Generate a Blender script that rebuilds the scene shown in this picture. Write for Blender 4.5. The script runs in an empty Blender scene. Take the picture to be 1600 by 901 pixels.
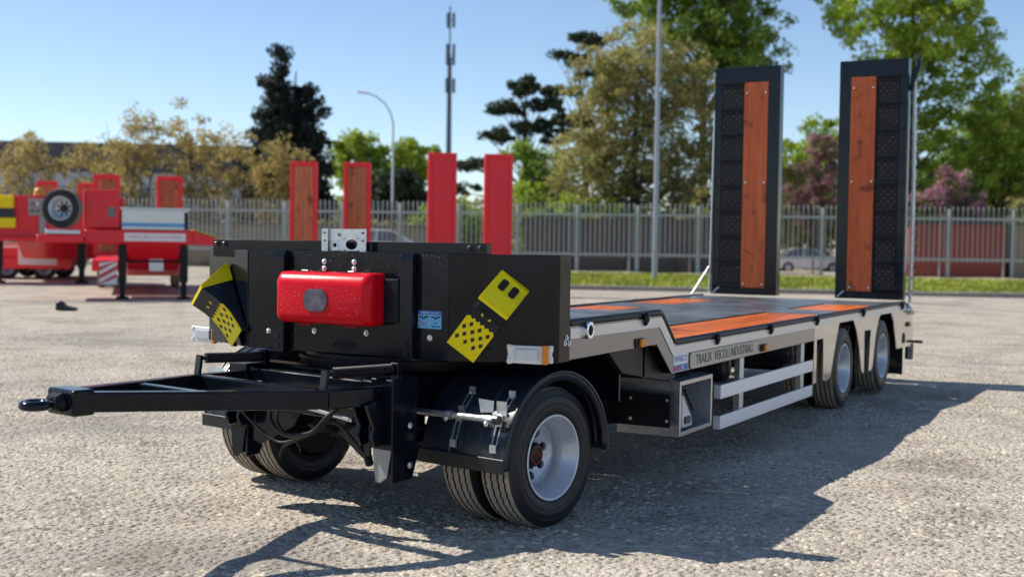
import bpy, bmesh, math, random
import numpy as np
from mathutils import Matrix, Vector
random.seed(7); RNG = np.random.default_rng(7)
R = math.radians
scene = bpy.context.scene
COL = scene.collection

# ------------------------------------------------------------------ camera, sky, sun, exposure
CAM = Vector((4.396, -5.904, 1.63)); YAW = R(29.02); PITCH = R(-2.225); ROLL = R(.828)
fw = Vector((-math.sin(YAW)*math.cos(PITCH), math.cos(YAW)*math.cos(PITCH), math.sin(PITCH)))
rt0 = Vector((math.cos(YAW), math.sin(YAW), 0)); up0 = rt0.cross(fw)
rt = rt0*math.cos(ROLL)+up0*math.sin(ROLL); up = -rt0*math.sin(ROLL)+up0*math.cos(ROLL)
cd = bpy.data.cameras.new('camera'); cam = bpy.data.objects.new('camera', cd); COL.objects.link(cam)
cam.matrix_world = Matrix(((rt.x, up.x, -fw.x, CAM.x), (rt.y, up.y, -fw.y, CAM.y), (rt.z, up.z, -fw.z, CAM.z), (0, 0, 0, 1)))
cd.sensor_width = 36; cd.lens = 36*1961/1600; cd.clip_end = 3000; cd.clip_start = .1
cd.dof.use_dof = True; cd.dof.focus_distance = 7.6; cd.dof.aperture_fstop = 1.8
scene.camera = cam
SUN = Vector((-.93, -.2, 1)).normalized()
w = bpy.data.worlds.new('World'); scene.world = w; w.use_nodes = True
wn = w.node_tree.nodes; wn.clear()
sky = wn.new('ShaderNodeTexSky'); sky.sky_type = 'NISHITA'; sky.sun_disc = False
sky.sun_elevation = math.asin(SUN.z); sky.sun_rotation = math.atan2(SUN.x, SUN.y)
sky.air_density = .8; sky.dust_density = .1; sky.ozone_density = 2.0; sky.altitude = 100
bgn = wn.new('ShaderNodeBackground'); bgn.inputs['Strength'].default_value = .12
won = wn.new('ShaderNodeOutputWorld')
w.node_tree.links.new(sky.outputs[0], bgn.inputs[0]); w.node_tree.links.new(bgn.outputs[0], won.inputs[0])
sl = bpy.data.lights.new('sun', 'SUN'); sl.energy = 4.5; sl.angle = R(.5); sl.color = (1, .94, .84)
so = bpy.data.objects.new('sun', sl); COL.objects.link(so)
so.rotation_euler = SUN.to_track_quat('Z', 'Y').to_euler(); so.location = SUN*40
scene.view_settings.view_transform = 'Standard'; scene.view_settings.look = 'None'
scene.view_settings.exposure = 0.35; scene.view_settings.gamma = 1
scene.view_settings.use_curve_mapping = False
scene.render.engine = 'CYCLES'; scene.cycles.max_bounces = 8; scene.cycles.use_denoising = True

# ------------------------------------------------------------------ materials
MATS = {}
def mat(name, col=(.5, .5, .5), rough=.5, metal=0, noise=None, bump=None, coat=0, spec=.5, emit=None, trans=0, rnoise=None):
    """noise=(scale, colour2, amount), bump=(scale, strength[, detail]), rnoise=(scale, amount)"""
    m = bpy.data.materials.new(name); m.use_nodes = True; MATS[name] = m
    n = m.node_tree.nodes; l = m.node_tree.links; b = n['Principled BSDF']
    b.inputs['Base Color'].default_value = (*col, 1); b.inputs['Roughness'].default_value = rough
    b.inputs['Metallic'].default_value = metal; b.inputs['Specular IOR Level'].default_value = spec
    b.inputs['Coat Weight'].default_value = coat; b.inputs['Coat Roughness'].default_value = .08
    if trans: b.inputs['Transmission Weight'].default_value = trans
    if emit: b.inputs['Emission Color'].default_value = (*emit[0], 1); b.inputs['Emission Strength'].default_value = emit[1]
    tc = n.new('ShaderNodeTexCoord')
    if noise:
        t = n.new('ShaderNodeTexNoise'); t.inputs['Scale'].default_value = noise[0]; t.inputs['Detail'].default_value = 6
        t.inputs['Roughness'].default_value = .65
        l.new(tc.outputs['Object'], t.inputs['Vector'])
        r = n.new('ShaderNodeValToRGB'); r.color_ramp.elements[0].position = .5-noise[2]; r.color_ramp.elements[1].position = .5+noise[2]
        r.color_ramp.elements[0].color = (*col, 1); r.color_ramp.elements[1].color = (*noise[1], 1)
        l.new(t.outputs[0], r.inputs[0]); l.new(r.outputs[0], b.inputs['Base Color'])
    if rnoise:
        t = n.new('ShaderNodeTexNoise'); t.inputs['Scale'].default_value = rnoise[0]; t.inputs['Detail'].default_value = 5
        l.new(tc.outputs['Object'], t.inputs['Vector'])
        mr = n.new('ShaderNodeMapRange'); mr.inputs['From Min'].default_value = .3; mr.inputs['From Max'].default_value = .7
        mr.inputs['To Min'].default_value = max(.03, rough-rnoise[1]); mr.inputs['To Max'].default_value = rough+rnoise[1]
        l.new(t.outputs[0], mr.inputs[0]); l.new(mr.outputs[0], b.inputs['Roughness'])
    if bump:
        t = n.new('ShaderNodeTexNoise'); t.inputs['Scale'].default_value = bump[0]; t.inputs['Detail'].default_value = bump[2] if len(bump) > 2 else 3
        l.new(tc.outputs['Object'], t.inputs['Vector'])
        bp = n.new('ShaderNodeBump'); bp.inputs['Strength'].default_value = bump[1]; bp.inputs['Distance'].default_value = .01
        l.new(t.outputs[0], bp.inputs['Height']); l.new(bp.outputs[0], b.inputs['Normal'])
    return m
mat('black_paint', (.002, .0045, .009), .15, noise=(2.2, (.006, .009, .014), .22), rnoise=(5, .06), bump=(6, .012), spec=.29)
mat('polished_dark', (.25, .255, .27), .16, .9, noise=(1.5, (.30, .305, .32), .3), rnoise=(3, .05))
mat('polished_plate', (.58, .585, .6), .14, .95, noise=(1.2, (.66, .65, .63), .3), rnoise=(3, .05))
mat('bolt_black', (.01, .011, .013), .3)
mat('guard_alu', (.84, .84, .88), .36, .25)
mat('black_satin', (.008, .009, .011), .4, noise=(6, (.018, .018, .018), .25), bump=(90, .08), spec=.2)
mat('stud_glint', (.1, .11, .12), .22, .4, spec=.7)  # glint put into the base colour, paler than the black plates
mat('emblem_red', (.2, .02, .018), .5)
mat('fence_backing', (.075, .068, .062), .9, noise=(.8, (.13, .1, .09), .2))
mat('dirt_strip', (.38, .32, .23), .95, noise=(1.4, (.30, .27, .16), .2), bump=(8, .8, 6))
mat('black_plastic', (.008, .012, .02), .3, noise=(8, (.014, .018, .026), .25), bump=(160, .05), spec=.45)
mat('black_hole', (.004, .004, .005), .8)
mat('red_plastic', (.72, .002, .014), .3, noise=(5, (.64, .002, .012), .3), bump=(40, .04), spec=.2)
mat('red_dark', (.3, .006, .012), .4)
mat('red_paint', (.82, .008, .022), .35, noise=(3, (.74, .01, .024), .3))
mat('galvanised', (.62, .64, .66), .36, .85, noise=(30, (.45, .47, .5), .2), rnoise=(25, .1))
mat('aluminium', (.5, .51, .53), .22, .85, noise=(1, (.45, .46, .48), .3))
mat('strip_silver', (.62, .62, .63), .32, .6, noise=(2, (.68, .67, .7), .3))
mat('chrome', (.8, .82, .85), .13, 1)
mat('bolt_zinc', (.72, .73, .74), .25, .9)
mat('rim_paint', (.56, .6, .67), .3, .35, noise=(7, (.5, .53, .58), .25), rnoise=(12, .07))
mat('rubber', (.006, .0065, .008), .48, noise=(9, (.013, .013, .013), .3), bump=(120, .1), spec=.4)
mat('tread_dust', (.2, .17, .13), .9, noise=(22, (.38, .33, .26), .2), bump=(150, .3))
mat('yellow_plastic', (.86, .70, .0), .35, noise=(9, (.8, .64, .005), .3), spec=.3)
mat('amber', (.85, .28, .01), .18, trans=.15)
mat('clear_lens', (.75, .77, .8), .12, noise=(70, (.5, .52, .55), .3))
mat('white_plastic', (.76, .76, .75), .35)
mat('glass_dark', (.05, .05, .07), .08, noise=(14, (.16, .16, .2), .2))
mat('sticker_and_reflection_blue', (.12, .42, .72), .4)
mat('sticker_deep', (.02, .12, .45), .4)
mat('sticker_white', (.78, .8, .84), .4)
mat('ink_black', (.012, .012, .015), .5)
mat('ink_red', (.6, .02, .03), .4)
mat('plate_metal', (.5, .5, .45), .38, .35, noise=(22, (.36, .36, .31), .3))
mat('grey_panel', (.32, .33, .33), .45, .3, noise=(3, (.26, .27, .27), .3))
mat('blue_tube', (.1, .22, .42), .2, .8)
mat('pole_grey', (.38, .41, .45), .45, .5, noise=(3, (.3, .33, .37), .3))
mat('fence_paint', (.46, .485, .45), .6, .1, noise=(2, (.33, .36, .34), .3))
mat('mast_paint', (.07, .1, .14), .5, .2)
mat('lamp_paint', (.5, .54, .58), .5, .2)
mat('fence_rust', (.22, .12, .06), .8, noise=(4, (.3, .3, .28), .2))
mat('car_paint', (.82, .83, .84), .2, coat=.4)
mat('car_glass', (.12, .15, .18), .06)
mat('wall_pale', (.5, .55, .6), .8, noise=(.6, (.4, .44, .5), .3))
mat('roof_dark', (.05, .055, .065), .7, noise=(.8, (.08, .08, .09), .3))
mat('wall_red', (.34, .075, .05), .8, noise=(1.2, (.24, .06, .045), .3))
mat('wall_beige', (.30, .25, .17), .85, noise=(1, (.24, .2, .14), .3))
mat('wall_brown', (.16, .12, .1), .85, noise=(.7, (.1, .1, .08), .3))
mat('bark', (.1, .075, .05), .9, noise=(5, (.06, .048, .035), .3), bump=(20, .5))
mat('bark_dark', (.04, .032, .026), .9, bump=(20, .5))
mat('kerb_stone', (.3, .28, .25), .9, noise=(6, (.22, .2, .18), .3), bump=(30, .4))
mat('water', (.8, .85, .9), .03, trans=.6)
mat('orange_light', (.6, .3, .03), .3)

def nodes_of(name):
    m = bpy.data.materials.new(name); m.use_nodes = True; MATS[name] = m
    return m, m.node_tree.nodes, m.node_tree.links, m.node_tree.nodes['Principled BSDF']
def N(n, t, **k):
    o = n.new('ShaderNode'+t)
    for a, v in k.items():
        if a in o.inputs: o.inputs[a].default_value = v
        else: setattr(o, a, v)
    return o
def ramp(n, stops):
    r = n.new('ShaderNodeValToRGB'); e = r.color_ramp.elements
    while len(e) < len(stops): e.new(.5)
    for k, (p, c) in enumerate(stops): e[k].position = p; e[k].color = (*c, 1) if len(c) == 3 else c
    return r
def wood_mat(name, c1, c2, c3, along='Y', rough=.38):
    m, n, l, b = nodes_of(name)
    tc = N(n, 'TexCoord'); mp = N(n, 'Mapping')
    s = {'Y': (9, .55, 9), 'Z': (9, 9, .55), 'X': (.55, 9, 9)}[along]
    mp.inputs['Scale'].default_value = s
    l.new(tc.outputs['Object'], mp.inputs[0])
    t = N(n, 'TexNoise', Scale=2.2, Detail=7, Roughness=.6, Distortion=.8); l.new(mp.outputs[0], t.inputs['Vector'])
    r = ramp(n, [(.3, c2), (.5, c1), (.72, c3)]); l.new(t.outputs[0], r.inputs[0])
    k = N(n, 'TexNoise', Scale=4.2, Detail=2.5, Roughness=.6, Distortion=.7)
    mp2 = N(n, 'Mapping'); mp2.inputs['Scale'].default_value = {'Y': (1, .8, 1), 'Z': (1, 1, .8), 'X': (.8, 1, 1)}[along]
    l.new(tc.outputs['Object'], mp2.inputs[0]); l.new(mp2.outputs[0], k.inputs['Vector'])
    kr = ramp(n, [(.57, (0, 0, 0)), (.68, (1, 1, 1))]); l.new(k.outputs[0], kr.inputs[0])
    mx = N(n, 'MixRGB'); mx.inputs['Color2'].default_value = tuple(x*.28 for x in c2)+(1,)
    ml = N(n, 'Math', operation='MULTIPLY'); ml.inputs[1].default_value = .75
    l.new(kr.outputs[0], ml.inputs[0]); l.new(ml.outputs[0], mx.inputs[0]); l.new(r.outputs[0], mx.inputs[1])
    oi = N(n, 'ObjectInfo'); orr = ramp(n, [(0, (.78, .74, .7)), (1, (1.12, 1.15, 1.2))]); l.new(oi.outputs['Random'], orr.inputs[0])
    mo = N(n, 'MixRGB', blend_type='MULTIPLY'); mo.inputs[0].default_value = 1; l.new(mx.outputs[0], mo.inputs[1]); l.new(orr.outputs[0], mo.inputs[2])
    l.new(mo.outputs[0], b.inputs['Base Color']); b.inputs['Roughness'].default_value = rough; b.inputs['Specular IOR Level'].default_value = .3
    bp = N(n, 'Bump', Strength=.25, Distance=.004); l.new(t.outputs[0], bp.inputs['Height']); l.new(bp.outputs[0], b.inputs['Normal'])
wood_mat('wood_deck', (.64, .14, .022), (.42, .075, .014), (.78, .26, .06), 'Y')
wood_mat('wood_ramp', (.40, .085, .024), (.28, .055, .018), (.46, .12, .038), 'Z', .5)
wood_mat('wood_far', (.52, .19, .08), (.42, .14, .06), (.58, .25, .12), 'Z', .6)
def checker_mat(name, col, rough, scale, strength):
    m, n, l, b = nodes_of(name)
    tc = N(n, 'TexCoord'); mp = N(n, 'Mapping'); mp.inputs['Rotation'].default_value = (0, 0, R(45)) ; mp.inputs['Scale'].default_value = (scale,)*3
    l.new(tc.outputs['Object'], mp.inputs[0])
    if name == 'tread_plate': mp.inputs['Rotation'].default_value = (0, R(45), 0)
    v = N(n, 'TexVoronoi', Scale=1., Randomness=0.); l.new(mp.outputs[0], v.inputs['Vector'])
    r = ramp(n, [(.2, (1, 1, 1)), (.42, (0, 0, 0))]); l.new(v.outputs['Distance'], r.inputs[0])
    bp = N(n, 'Bump', Strength=strength, Distance=.006); l.new(r.outputs[0], bp.inputs['Height']); l.new(bp.outputs[0], b.inputs['Normal'])
    t = N(n, 'TexNoise', Scale=2.5, Detail=6); l.new(tc.outputs['Object'], t.inputs['Vector'])
    c = ramp(n, [(.35, col), (.65, tuple(x*2.0 for x in col))]); l.new(t.outputs[0], c.inputs[0]); l.new(c.outputs[0], b.inputs['Base Color'])
    mr = N(n, 'MapRange'); mr.inputs['To Min'].default_value = rough-.1; mr.inputs['To Max'].default_value = rough+.15
    l.new(t.outputs[0], mr.inputs[0]); l.new(mr.outputs[0], b.inputs['Roughness'])
checker_mat('checker_plate', (.075, .085, .1), .28, 26, .9)
checker_mat('tread_plate', (.0035, .004, .0055), .45, 38, .4)
MATS['tread_plate'].node_tree.nodes['Principled BSDF'].inputs['Specular IOR Level'].default_value = .25
def gravel_mat():
    m, n, l, b = nodes_of('gravel')
    tc = N(n, 'TexCoord')
    def nz(s, d=6, r=.6):
        t = N(n, 'TexNoise', Scale=s, Detail=d, Roughness=r); l.new(tc.outputs['Object'], t.inputs['Vector']); return t
    big = nz(.22, 4); mid = nz(1.7, 7, .7); fine = nz(38, 6, .7)
    c = ramp(n, [(.32, (.37, .33, .275)), (.5, (.48, .43, .36)), (.7, (.55, .50, .43))]); l.new(mid.outputs[0], c.inputs[0])
    v = N(n, 'TexVoronoi', Scale=21.); l.new(tc.outputs['Object'], v.inputs['Vector'])
    v2 = N(n, 'TexVoronoi', Scale=61.); l.new(tc.outputs['Object'], v2.inputs['Vector'])
    sep = N(n, 'SeparateColor'); l.new(v.outputs['Color'], sep.inputs[0])
    sr = ramp(n, [(0, (.7, .68, .66)), (.4, (1, 1, 1)), (1, (1.1, 1.08, 1.05))]); l.new(sep.outputs[0], sr.inputs[0])
    m1 = N(n, 'MixRGB', blend_type='MULTIPLY'); m1.inputs[0].default_value = .75; l.new(c.outputs[0], m1.inputs[1]); l.new(sr.outputs[0], m1.inputs[2])
    fr = ramp(n, [(.3, (.55, .54, .53)), (.6, (1.1, 1.1, 1.1))]); l.new(fine.outputs[0], fr.inputs[0])
    m2 = N(n, 'MixRGB', blend_type='MULTIPLY'); m2.inputs[0].default_value = .5; l.new(m1.outputs[0], m2.inputs[1]); l.new(fr.outputs[0], m2.inputs[2])
    # broad patches of darker grey, placed by noise
    br = ramp(n, [(.56, (0, 0, 0)), (.66, (1, 1, 1))]); l.new(big.outputs[0], br.inputs[0])
    m3 = N(n, 'MixRGB'); m3.inputs['Color2'].default_value = (.2, .19, .18, 1)
    ms = N(n, 'Math', operation='MULTIPLY'); ms.inputs[1].default_value = .6; l.new(br.outputs[0], ms.inputs[0]); l.new(ms.outputs[0], m3.inputs[0])
    l.new(m2.outputs[0], m3.inputs[1])
    pat = nz(.9, 8, .62); pr_ = ramp(n, [(.34, (.68, .65, .61)), (.47, (1, .985, .965)), (.66, (1.16, 1.15, 1.13))]); l.new(pat.outputs[0], pr_.inputs[0])
    m4 = N(n, 'MixRGB', blend_type='MULTIPLY'); m4.inputs[0].default_value = .8; l.new(m3.outputs[0], m4.inputs[1]); l.new(pr_.outputs[0], m4.inputs[2])
    l.new(m4.outputs[0], b.inputs['Base Color'])
    b.inputs['Roughness'].default_value = .9; b.inputs['Specular IOR Level'].default_value = .25
    hr = ramp(n, [(0, (1, 1, 1)), (.55, (0, 0, 0))]); l.new(v.outputs['Distance'], hr.inputs[0])
    hr2 = ramp(n, [(0, (1, 1, 1)), (.6, (0, 0, 0))]); l.new(v2.outputs['Distance'], hr2.inputs[0])
    b1 = N(n, 'Bump', Strength=.95, Distance=.025); l.new(hr.outputs[0], b1.inputs['Height'])
    b2 = N(n, 'Bump', Strength=.6, Distance=.007); l.new(hr2.outputs[0], b2.inputs['Height']); l.new(b1.outputs[0], b2.inputs['Normal'])
    b3 = N(n, 'Bump', Strength=.8, Distance=.012); l.new(fine.outputs[0], b3.inputs['Height']); l.new(b2.outputs[0], b3.inputs['Normal'])
    l.new(b3.outputs[0], b.inputs['Normal'])
gravel_mat()
def island_mat(name, stops, rough=.9, translucent=0.):
    m, n, l, b = nodes_of(name)
    g = N(n, 'NewGeometry'); r = ramp(n, stops); l.new(g.outputs['Random Per Island'], r.inputs[0])
    tc = N(n, 'TexCoord'); t = N(n, 'TexNoise', Scale=.45 if translucent else 30., Detail=3); l.new(tc.outputs['Object'], t.inputs['Vector'])
    rr = ramp(n, [(.35, (.72, .72, .72)), (.65, (1.15, 1.15, 1.1))]); l.new(t.outputs[0], rr.inputs[0])
    mx = N(n, 'MixRGB', blend_type='MULTIPLY'); mx.inputs[0].default_value = 1; l.new(r.outputs[0], mx.inputs[1]); l.new(rr.outputs[0], mx.inputs[2])
    l.new(mx.outputs[0], b.inputs['Base Color']); b.inputs['Roughness'].default_value = rough
    b.inputs['Specular IOR Level'].default_value = .25
    if translucent:
        tr = N(n, 'BsdfTranslucent'); l.new(mx.outputs[0], tr.inputs[0]); ms = N(n, 'MixShader'); ms.inputs[0].default_value = translucent
        out = n['Material Output']; l.new(b.outputs[0], ms.inputs[1]); l.new(tr.outputs[0], ms.inputs[2]); l.new(ms.outputs[0], out.inputs[0])
island_mat('stones', [(0, (.22, .19, .16)), (.15, (.45, .39, .31)), (.7, (.62, .55, .45)), (1, (.5, .46, .4))])
island_mat('leaf_green', [(0, (.13, .22, .035)), (.5, (.26, .38, .06)), (1, (.4, .5, .1))], .5, .55)
island_mat('leaf_bright', [(0, (.22, .33, .04)), (.5, (.38, .5, .06)), (1, (.52, .6, .1))], .5, .55)
island_mat('leaf_olive', [(0, (.2, .25, .06)), (.25, (.3, .36, .08)), (.35, (.34, .31, .12)), (.7, (.46, .4, .17)), (1, (.5, .38, .18))], .6, .5)
island_mat('leaf_ochre', [(0, (.32, .26, .1)), (.5, (.5, .39, .14)), (1, (.6, .48, .2))], .6, .5)
island_mat('leaf_conifer', [(0, (.016, .024, .02)), (.6, (.03, .042, .034)), (1, (.05, .065, .05))], .7, .1)
island_mat('leaf_pine', [(0, (.025, .04, .022)), (.6, (.045, .07, .035)), (1, (.07, .1, .05))], .7, .1)
island_mat('blossom', [(0, (.45, .12, .3)), (.3, (.6, .22, .42)), (.45, (.55, .25, .4)), (.5, (.28, .3, .09)), (1, (.2, .24, .08))], .7, .35)
island_mat('grass', [(0, (.2, .27, .03)), (.5, (.34, .4, .05)), (1, (.5, .46, .12))], .7, .3)

# ------------------------------------------------------------------ mesh helpers
I4 = Matrix.Identity(4)
class MB:
    def __init__(s): s.v = []; s.f = []; s.mi = []
    def add(s, vs, fs, mi=0):
        o = len(s.v); s.v += [Vector(p) for p in vs]
        for f in fs: s.f.append(tuple(i+o for i in f)); s.mi.append(mi)
        return s
    def box(s, x0, x1, y0, y1, z0, z1, mi=0):
        return s.add([(x0, y0, z0), (x1, y0, z0), (x1, y1, z0), (x0, y1, z0), (x0, y0, z1), (x1, y0, z1), (x1, y1, z1), (x0, y1, z1)],
                     [(0, 3, 2, 1), (4, 5, 6, 7), (0, 1, 5, 4), (1, 2, 6, 5), (2, 3, 7, 6), (3, 0, 4, 7)], mi)
    def prism(s, poly, axis, a, b, mi=0):
        """poly in the two other axes (x: y,z  y: x,z  z: x,y), swept from a to b"""
        def P(p, t): return {'x': (t, p[0], p[1]), 'y': (p[0], t, p[1]), 'z': (p[0], p[1], t)}[axis]
        n = len(poly); vs = [P(p, a) for p in poly]+[P(p, b) for p in poly]
        fs = [tuple(range(n)), tuple(range(2*n-1, n-1, -1))]+[((i+1) % n, i, n+i, n+(i+1) % n) for i in range(n)]
        return s.add(vs, fs, mi)
    def beam(s, p, q, wd, ht, upv=(0, 0, 1), mi=0):
        p = Vector(p); q = Vector(q); d = (q-p).normalized(); sx = d.cross(Vector(upv)).normalized()*wd/2; sz = sx.cross(d).normalized()*ht/2
        vs = [e+a*sx+b*sz for e in (p, q) for a, b in ((-1, -1), (1, -1), (1, 1), (-1, 1))]
        return s.add(vs, [(0, 3, 2, 1), (4, 5, 6, 7), (0, 1, 5, 4), (1, 2, 6, 5), (2, 3, 7, 6), (3, 0, 4, 7)], mi)
    def tube(s, pts, r, n=10, mi=0, cap=True):
        pts = [Vector(p) for p in pts]; rs = r if isinstance(r, (list, tuple)) else [r]*len(pts)
        ring = []; d0 = (pts[1]-pts[0]).normalized(); a = d0.orthogonal().normalized()
        for k, p in enumerate(pts):
            d = ((pts[min(k+1, len(pts)-1)]-pts[max(k-1, 0)])).normalized(); a = (a-d*a.dot(d)).normalized(); b = d.cross(a)
            ring.append([p+(a*math.cos(t)+b*math.sin(t))*rs[k] for t in (2*math.pi*i/n for i in range(n))])
        vs = [p for q in ring for p in q]; fs = []
        for k in range(len(pts)-1):
            for i in range(n): fs.append((k*n+i, k*n+(i+1) % n, (k+1)*n+(i+1) % n, (k+1)*n+i))
        if cap: fs += [tuple(range(n-1, -1, -1)), tuple(range((len(pts)-1)*n, len(pts)*n))]
        return s.add(vs, fs, mi)
    def lathe(s, prof, n=48, c=(0, 0, 0), mis=None, wob=None, closed=False):
        """profile of (axial x, radius) spun round the x axis"""
        vs = []; fs = []; m = len(prof); c = Vector(c); mm = []
        for i in range(n):
            t = 2*math.pi*i/n
            for k, (x, r) in enumerate(prof):
                dx = wob[k]*(1 if i % 2 else -1) if wob else 0
                vs.append(c+Vector((x+dx, r*math.cos(t), r*math.sin(t))))
        o = len(s.v); s.v += vs
        for i in range(n):
            j = (i+1) % n
            for k in range(m-1 if not closed else m):
                k2 = (k+1) % m
                s.f.append((o+i*m+k, o+j*m+k, o+j*m+k2, o+i*m+k2)); s.mi.append(mis[k] if mis else 0)
        return s
    def build(s, name, mats, parent=None, xf=None, bevel=0, smooth=False, seg=1):
        me = bpy.data.meshes.new(name)
        vs = s.v if xf is None else [xf @ p for p in s.v]
        me.from_pydata([tuple(p) for p in vs], [], s.f)
        for mn in (mats if isinstance(mats, (list, tuple)) else [mats]): me.materials.append(MATS[mn])
        me.polygons.foreach_set('material_index', s.mi)
        bm = bmesh.new(); bm.from_mesh(me); bmesh.ops.recalc_face_normals(bm, faces=bm.faces); bm.to_mesh(me); bm.free()
        if smooth: me.shade_smooth() if smooth is True else me.set_sharp_from_angle(angle=R(smooth))
        if smooth and smooth is not True:
            me.polygons.foreach_set('use_smooth', [True]*len(me.polygons)); me.set_sharp_from_angle(angle=R(smooth))
        return put(name, me, parent, bevel, seg)
def put(name, me, parent=None, bevel=0, seg=1, loc=None, rot=None, sc=None):
    o = bpy.data.objects.new(name, me); COL.objects.link(o); o.parent = parent
    if loc is not None: o.location = loc
    if rot is not None: o.rotation_euler = rot
    if sc is not None: o.scale = sc
    if bevel:
        b = o.modifiers.new('bevel', 'BEVEL'); b.width = bevel; b.segments = seg; b.limit_method = 'ANGLE'; b.angle_limit = R(40)
        b.harden_normals = False
    return o
def empty(name, loc=(0, 0, 0), rz=0, parent=None):
    o = bpy.data.objects.new(name, None); COL.objects.link(o); o.location = loc; o.rotation_euler = (0, 0, rz); o.parent = parent
    o.empty_display_size = .2; return o
def tag(o, label=None, cat=None, group=None, kind=None):
    if label: o['label'] = label
    if cat: o['category'] = cat
    if group: o['group'] = group
    if kind: o['kind'] = kind
    return o
def copy_tree(o, parent=None):
    c = o.copy(); COL.objects.link(c); c.parent = parent
    for ch in o.children: copy_tree(ch, c)
    return c
def text(body, size, mname, parent, M, ext=.0008, name='lettering', sx=1.0):
    cu = bpy.data.curves.new('t', 'FONT'); cu.body = body; cu.size = size; cu.extrude = ext; cu.align_x = 'CENTER'; cu.align_y = 'CENTER'; cu.resolution_u = 2
    ob = bpy.data.objects.new('t', cu); COL.objects.link(ob)
    dg = bpy.context.evaluated_depsgraph_get(); me = bpy.data.meshes.new_from_object(ob.evaluated_get(dg))
    bpy.data.objects.remove(ob); me.name = name
    me.transform(M @ Matrix.Diagonal((sx, 1, 1, 1))); me.materials.clear(); me.materials.append(MATS[mname])
    return put(name, me, parent)
def axes(o, ex, ey, ez=None):
    ex = Vector(ex).normalized(); ey = Vector(ey).normalized(); ez = ex.cross(ey)
    return Matrix(((ex.x, ey.x, ez.x, o[0]), (ex.y, ey.y, ez.y, o[1]), (ex.z, ey.z, ez.z, o[2]), (0, 0, 0, 1)))
def yard(u, d, z=0):
    """yard frame: u to the right along the boundary fence, d metres out from the gate where the photographer stands"""
    return Vector((CAM.x-math.sin(YAW)*d+math.cos(YAW)*u, CAM.y+math.cos(YAW)*d+math.sin(YAW)*u, z))

# ------------------------------------------------------------------ ground
def graded(lo, hi, n0, n1, step):
    mid = list(np.arange(lo, hi, step)); out = []; p = hi; s = step
    while p < n1: out.append(p); s *= 1.22; p += s
    out.append(n1); pre = []; p = lo; s = step
    while p > n0: s *= 1.22; p -= s; pre.append(p)
    return np.array(sorted(set([max(q, n0) for q in pre]))+mid+out)
def bumps(x, y):
    h = np.zeros_like(x); rg = np.random.default_rng(3)
    for k in range(26):
        f = rg.uniform(.6, 9); a = rg.uniform(0, 6.28); ph = rg.uniform(0, 6.28)
        h += np.sin((x*math.cos(a)+y*math.sin(a))*f+ph+1.3*np.sin(y*f*.37+ph))*.011/ (1+f*.6)
    return h
gx = graded(-4.5, 6.5, -900, 900, .06); gy = graded(-3.2, 5.5, -400, 1500, .06)
X, Y = np.meshgrid(gx, gy); fall = np.clip(1-(np.hypot(X-1, Y-1)-6)/8, 0, 1)
Z = bumps(X, Y)*fall-.012
V = np.stack([X, Y, Z], -1).reshape(-1, 3); nx = len(gx); ny = len(gy)
idx = np.arange(nx*ny).reshape(ny, nx); F = np.stack([idx[:-1, :-1], idx[:-1, 1:], idx[1:, 1:], idx[1:, :-1]], -1).reshape(-1, 4)
def npmesh(name, V, F, mname, smooth=False):
    me = bpy.data.meshes.new(name); k = F.shape[1]
    me.vertices.add(len(V)); me.vertices.foreach_set('co', V.astype(np.float32).ravel())
    me.loops.add(F.size); me.loops.foreach_set('vertex_index', F.astype(np.int32).ravel())
    me.polygons.add(len(F)); me.polygons.foreach_set('loop_start', np.arange(0, F.size, k, dtype=np.int32))
    me.update(calc_edges=True); me.materials.append(MATS[mname])
    if smooth: me.polygons.foreach_set('use_smooth', np.ones(len(F), bool))
    return me
tag(put('ground', npmesh('ground', V, F, 'gravel', True)), kind='structure')
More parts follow.
